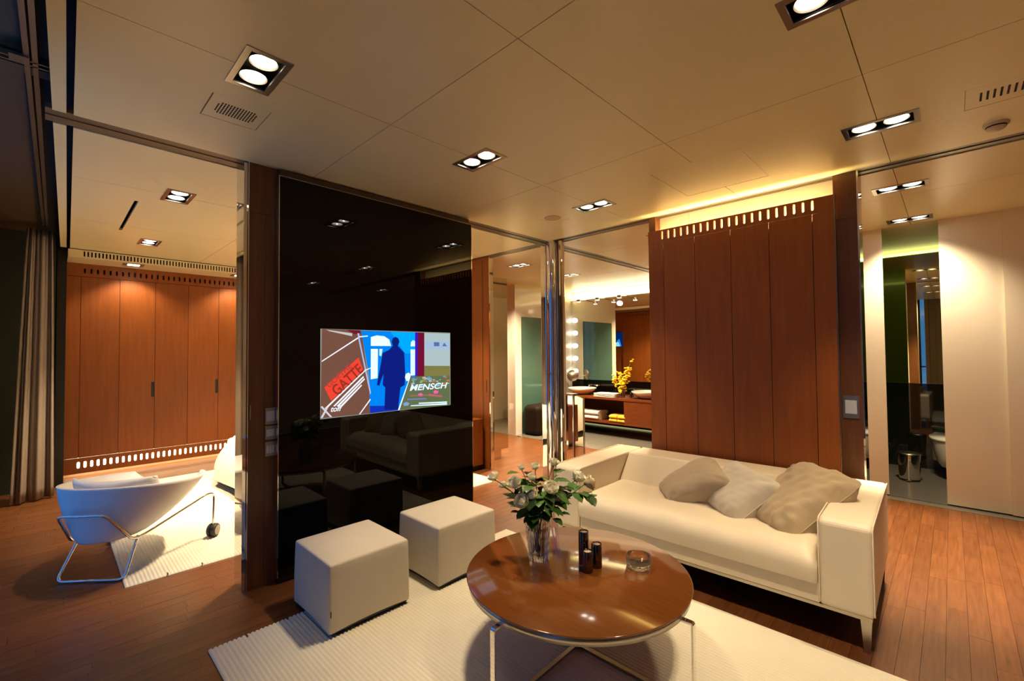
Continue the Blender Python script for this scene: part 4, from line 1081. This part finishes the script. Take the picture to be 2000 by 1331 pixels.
# hanging leaf spray on the right
t = thing('rose_spray', 'leafy green spray drooping at the right side of the bouquet', 'foliage', (1.86, 1.40, .70))
pts = [Vector(q) for q in ((VX+.01, VY-.01, TH+.2), (1.81, 1.46, .68), (1.88, 1.40, .72), (1.93, 1.36, .715), (1.955, 1.345, .69))]
MB().tube(pts, .002, 6).build('stem', W['stem'], t)
for k, (f, sz) in enumerate(((1, .06), (1.5, .055), (2, .06), (2.4, .05), (2.8, .06), (3.2, .055), (3.7, .05), (4, .045), (2.6, .05), (3.4, .05))):
    i0 = min(3, int(f)); lp = pts[i0].lerp(pts[i0+1], f-i0); a = -.8+(1.3 if k % 2 else -1.1)+rg.uniform(-.3, .3)
    zr = Vector((math.cos(a), math.sin(a), rg.uniform(-.6, .3))).normalized()
    X_ = zr.cross(Vector((0, 0, 1))).normalized(); qq = Matrix((X_, zr, X_.cross(zr))).transposed().to_quaternion()
    obj('leaf', LM, t, lp, qq, sz*1.25)
# foliage low around the vase mouth
t = thing('rose_foliage', 'dense dark green leaves spilling over the mouth of the vase', 'foliage', (VX, VY, TH+.235))
for k in range(74):
    a = rg.uniform(0, 2*PI); el = rg.uniform(-.6, .8); rr = rg.uniform(.02, .115)
    lp = Vector((VX+rr*math.cos(a), VY+rr*math.sin(a), TH+.225+rg.uniform(.0, .19)*(.4+rr*8)))
    zr = Vector((math.cos(a+rg.uniform(-.5, .5)), math.sin(a+rg.uniform(-.5, .5)), el)).normalized()
    X_ = zr.cross(Vector((0, 0, 1))).normalized(); qq = Matrix((X_, zr, X_.cross(zr))).transposed().to_quaternion()
    obj('leaf', LM, t, lp, qq, rg.uniform(.055, .09))
for k in range(8):
    a = k*PI/4; MB().tube([(VX+.01*math.cos(a), VY+.01*math.sin(a), TH+.04), (VX+.028*math.cos(a), VY+.028*math.sin(a), TH+.15), (VX+.06*math.cos(a+.3), VY+.06*math.sin(a+.3), TH+.27)], .0018, 6).build('stem', W['stem'], t)
# candle holders --------------------------------------------------------
for (x, y_, h, lb) in ((1.817, 1.277, .100, 'shortest dark metal candle holder, in front of the other two'), (1.887, 1.272, .115, 'middle height dark metal candle holder, right of the pair'), (1.875, 1.340, .160, 'tallest dark metal candle holder, at the back of the three')):
    t = thing('candle_holder', lb, 'candle holder', (x, y_, TH), group='candle holders on the round table')
    MB().lathe((x, y_, TH), [(.0245, 0), (.0255, .002), (.0255, h-.002), (.0245, h), (.020, h), (.0195, h-.010)], 36, cap=False).build('cylinder_body', W['holder'], t)
    MB().lathe((x, y_, TH+h), [(.0195, -.010), (.0185, -.005), (1e-4, -.004)], 24, cap=False).build('tealight', W['wax'], t)
    MB().cyl((x, y_), .0008, TH+h-.004, TH+h+.003, 6).build('wick', W['black'], t)
t = thing('glass_ashtray', 'thick clear crystal ashtray on the right of the round table', 'ashtray', (2.03, 1.125, TH))
o = MB().lathe((2.03, 1.125, TH+.0005), [(.052, 0), (.058, .004), (.061, .052), (.059, .056), (.053, .054), (.050, .024), (.03, .018), (1e-4, .022)], 40).build('glass_body', W['glass'], t)
for k in range(10):
    a = k*2*PI/10; MB().sphere((2.03+.044*math.cos(a), 1.125+.044*math.sin(a), TH+.0115), .0085, 8, 6).build('cut_facet', W['glass'], t)

# ================================================================== BED
bd = thing('bed', 'bed under a white duvet, corner visible left of the screen wall', 'bed', (2.4, 5.35, 0))
MB().box(1.48, 3.42, 4.70, 6.10, .06, .28).build('bed_base', W['brown'], bd)
MB().box(1.46, 3.43, 4.68, 6.12, .28, .47).build('mattress', W['bed'], bd, bevel=.05, seg=4)
for x_ in (1.55, 3.35):
    for y_ in (4.6, 6.05): MB().cyl((x_, y_), .03, .0125, .07, 16).build('leg', W['black'], bd)
def duv(u, v):
    a = u*2*PI; cx_, cy_, hx, hy, zt = 2.44, 5.42, .98, .78, .55
    ca, sa = math.cos(a), math.sin(a)
    e = 2/4.5
    px, py = math.copysign(abs(ca)**e, ca), math.copysign(abs(sa)**e, sa)
    if v < .6:
        t_ = v/.6; s_ = t_; z = zt-.05*t_**5; fl = 0
    else:
        t_ = (v-.6)/.4; s_ = 1; z = zt-.05-(zt-.05-.11)*t_**1.05; fl = .17*math.sin(t_*PI/2)+.02*t_*math.sin(a*13)+.012*t_*math.sin(a*29+1)
        z += .018*t_*math.sin(a*9+2)
    z += .006*math.sin(px*s_*9+py*s_*5)
    return (cx_+px*(hx*s_+fl), cy_+py*(hy*s_+fl), z)
o = MB().grid(duv, 160, 36, closeu=True).build('duvet', W['bed'], bd, weld=True)

# ================================================================== LOUNGE CHAIR (local: x forward, y side)
F_ = math.atan2(.745, .667)
ch = thing('lounge_chair', 'white moulded shell lounge chair on a chrome frame with two rear castors', 'chair', (.20, 3.96, 0), F_)
def shell(u, v, thick=0):
    a = u*2*PI     # 0 = forward
    ca, sa = math.cos(a), math.sin(a)
    front = max(0, ca)
    rh = .555+.045*max(0, -ca)**1.2-.04*front
    if abs(sa) < .62 and ca > 0: rh -= .17*(1-abs(sa)/.62)**.6
    bx_, by_ = .18+(.20-thick)*ca, (.17-thick)*sa
    rx, ry = .385+(.43-thick)*ca, (.405-thick)*sa
    zb = .245+.03*front+thick*.8
    s = v**.85
    k = math.sin(v*PI/2)
    return (bx_+(rx-bx_)*s, by_+(ry-by_)*s*(1+.10*math.sin(v*PI)), zb+(rh-zb)*(v**1.25*.9+.1*v))
b = MB(); b.grid(lambda u, v: shell(u, v), 64, 16, closeu=True)
b.grid(lambda u, v: shell(u, v, .014), 64, 16, closeu=True)
nn = 64
b.add([shell(i/nn, 1) for i in range(nn)]+[shell(i/nn, 1, .014) for i in range(nn)], [(i, (i+1) % nn, nn+(i+1) % nn, nn+i) for i in range(nn)])
b.add([shell(i/nn, 0) for i in range(nn)], [tuple(range(nn))]); b.add([shell(i/nn, 0, .014) for i in range(nn)], [tuple(range(nn))])
b.build('shell', W['shell'], ch, local=True, weld=True)
def pad(u, v):
    a = u*2*PI; r = v; 
    return (.28+.20*r*math.cos(a), .19*r*math.sin(a), .40+.05*(1-r**4)*(1+.1*math.sin(a*3)))
MB().grid(pad, 32, 8, closeu=True).build('seat_pad', W['bed'], ch, local=True, weld=True)
def bpad(u, v):
    a, c_ = 2*u-1, 2*v-1
    h = max(0, (1-a**4)*(1-c_**4))**.5
    yv = a*.27; x = .05+.13*a*a
    return yv, c_, h, x
b = MB()
for sd in (1, -1):
    def fn(u, v):
        yv, c_, h, x = bpad(u, v)
        return (x+.06+.055*sd*h-.05*c_, yv, .50+c_*.12+.012*math.sin(u*9+1)*h)
    b.grid(fn, 24, 12)
b.build('back_pillow', W['bed'], ch, local=True, weld=True)
def smooth_path(pts, n=6):
    pts = [Vector(p) for p in pts]; out = []
    for i in range(len(pts)):
        if i in (0, len(pts)-1): out.append(pts[i]); continue
        a, p, c = pts[i-1], pts[i], pts[i+1]; r = min(.045, (a-p).length*.4, (c-p).length*.4)
        p0 = p+(a-p).normalized()*r; p1 = p+(c-p).normalized()*r
        for k in range(n+1): 
            t_ = k/n; out.append(p0*(1-t_)**2+p*2*t_*(1-t_)+p1*t_*t_)
    return out
R_ = .0085
# sled
sw_ = .205
b = MB().tube(smooth_path([(.14, -sw_+.02, .235), (.0, -sw_, .0095), (.0, sw_, .0095), (.14, sw_-.02, .235)]), R_, 10); b.build('sled_base', W['chrome'], ch, local=True)
for s in (-1, 1):
    MB().tube(smooth_path([(-.085, s*.0, .445), (-.075, s*.14, .445), (.09, s*.19, .225), (.20, s*.21, .235), (.60, s*.36, .36), (.672, s*.372, .345), (.665, s*.372, .08)]), R_, 10).build('side_rail', W['chrome'], ch, local=True)
    wv_ = MB(); c_ = Vector((.665, s*.372, .062))
    def ringp(dy, r): return [(c_.x+r*math.cos(k*PI/12), c_.y+dy, c_.z+r*math.sin(k*PI/12)) for k in range(24)]
    rs = [ringp(-.032, .035), ringp(-.030, .044), ringp(-.022, .05), ringp(-.006, .05), ringp(-.004, .040), ringp(.004, .040), ringp(.006, .05), ringp(.022, .05), ringp(.030, .044), ringp(.032, .035)]
    vs = [p for r in rs for p in r]
    wv_.add(vs, [(j*24+k, j*24+(k+1) % 24, (j+1)*24+(k+1) % 24, (j+1)*24+k) for j in range(9) for k in range(24)]+[tuple(range(24)), tuple(range(9*24, 240))], False)
    wo = wv_.build('castor', W['rubber'], ch, local=True)
    hb_ = MB(); 
    for dy in (-.0335, .0335):
        hb_.add([(c_.x+.036*math.cos(k*PI/12), c_.y+dy, c_.z+.036*math.sin(k*PI/12)) for k in range(24)], [tuple(range(24))])
    hb_.build('hub_disc', W['hub'], wo, local=True)
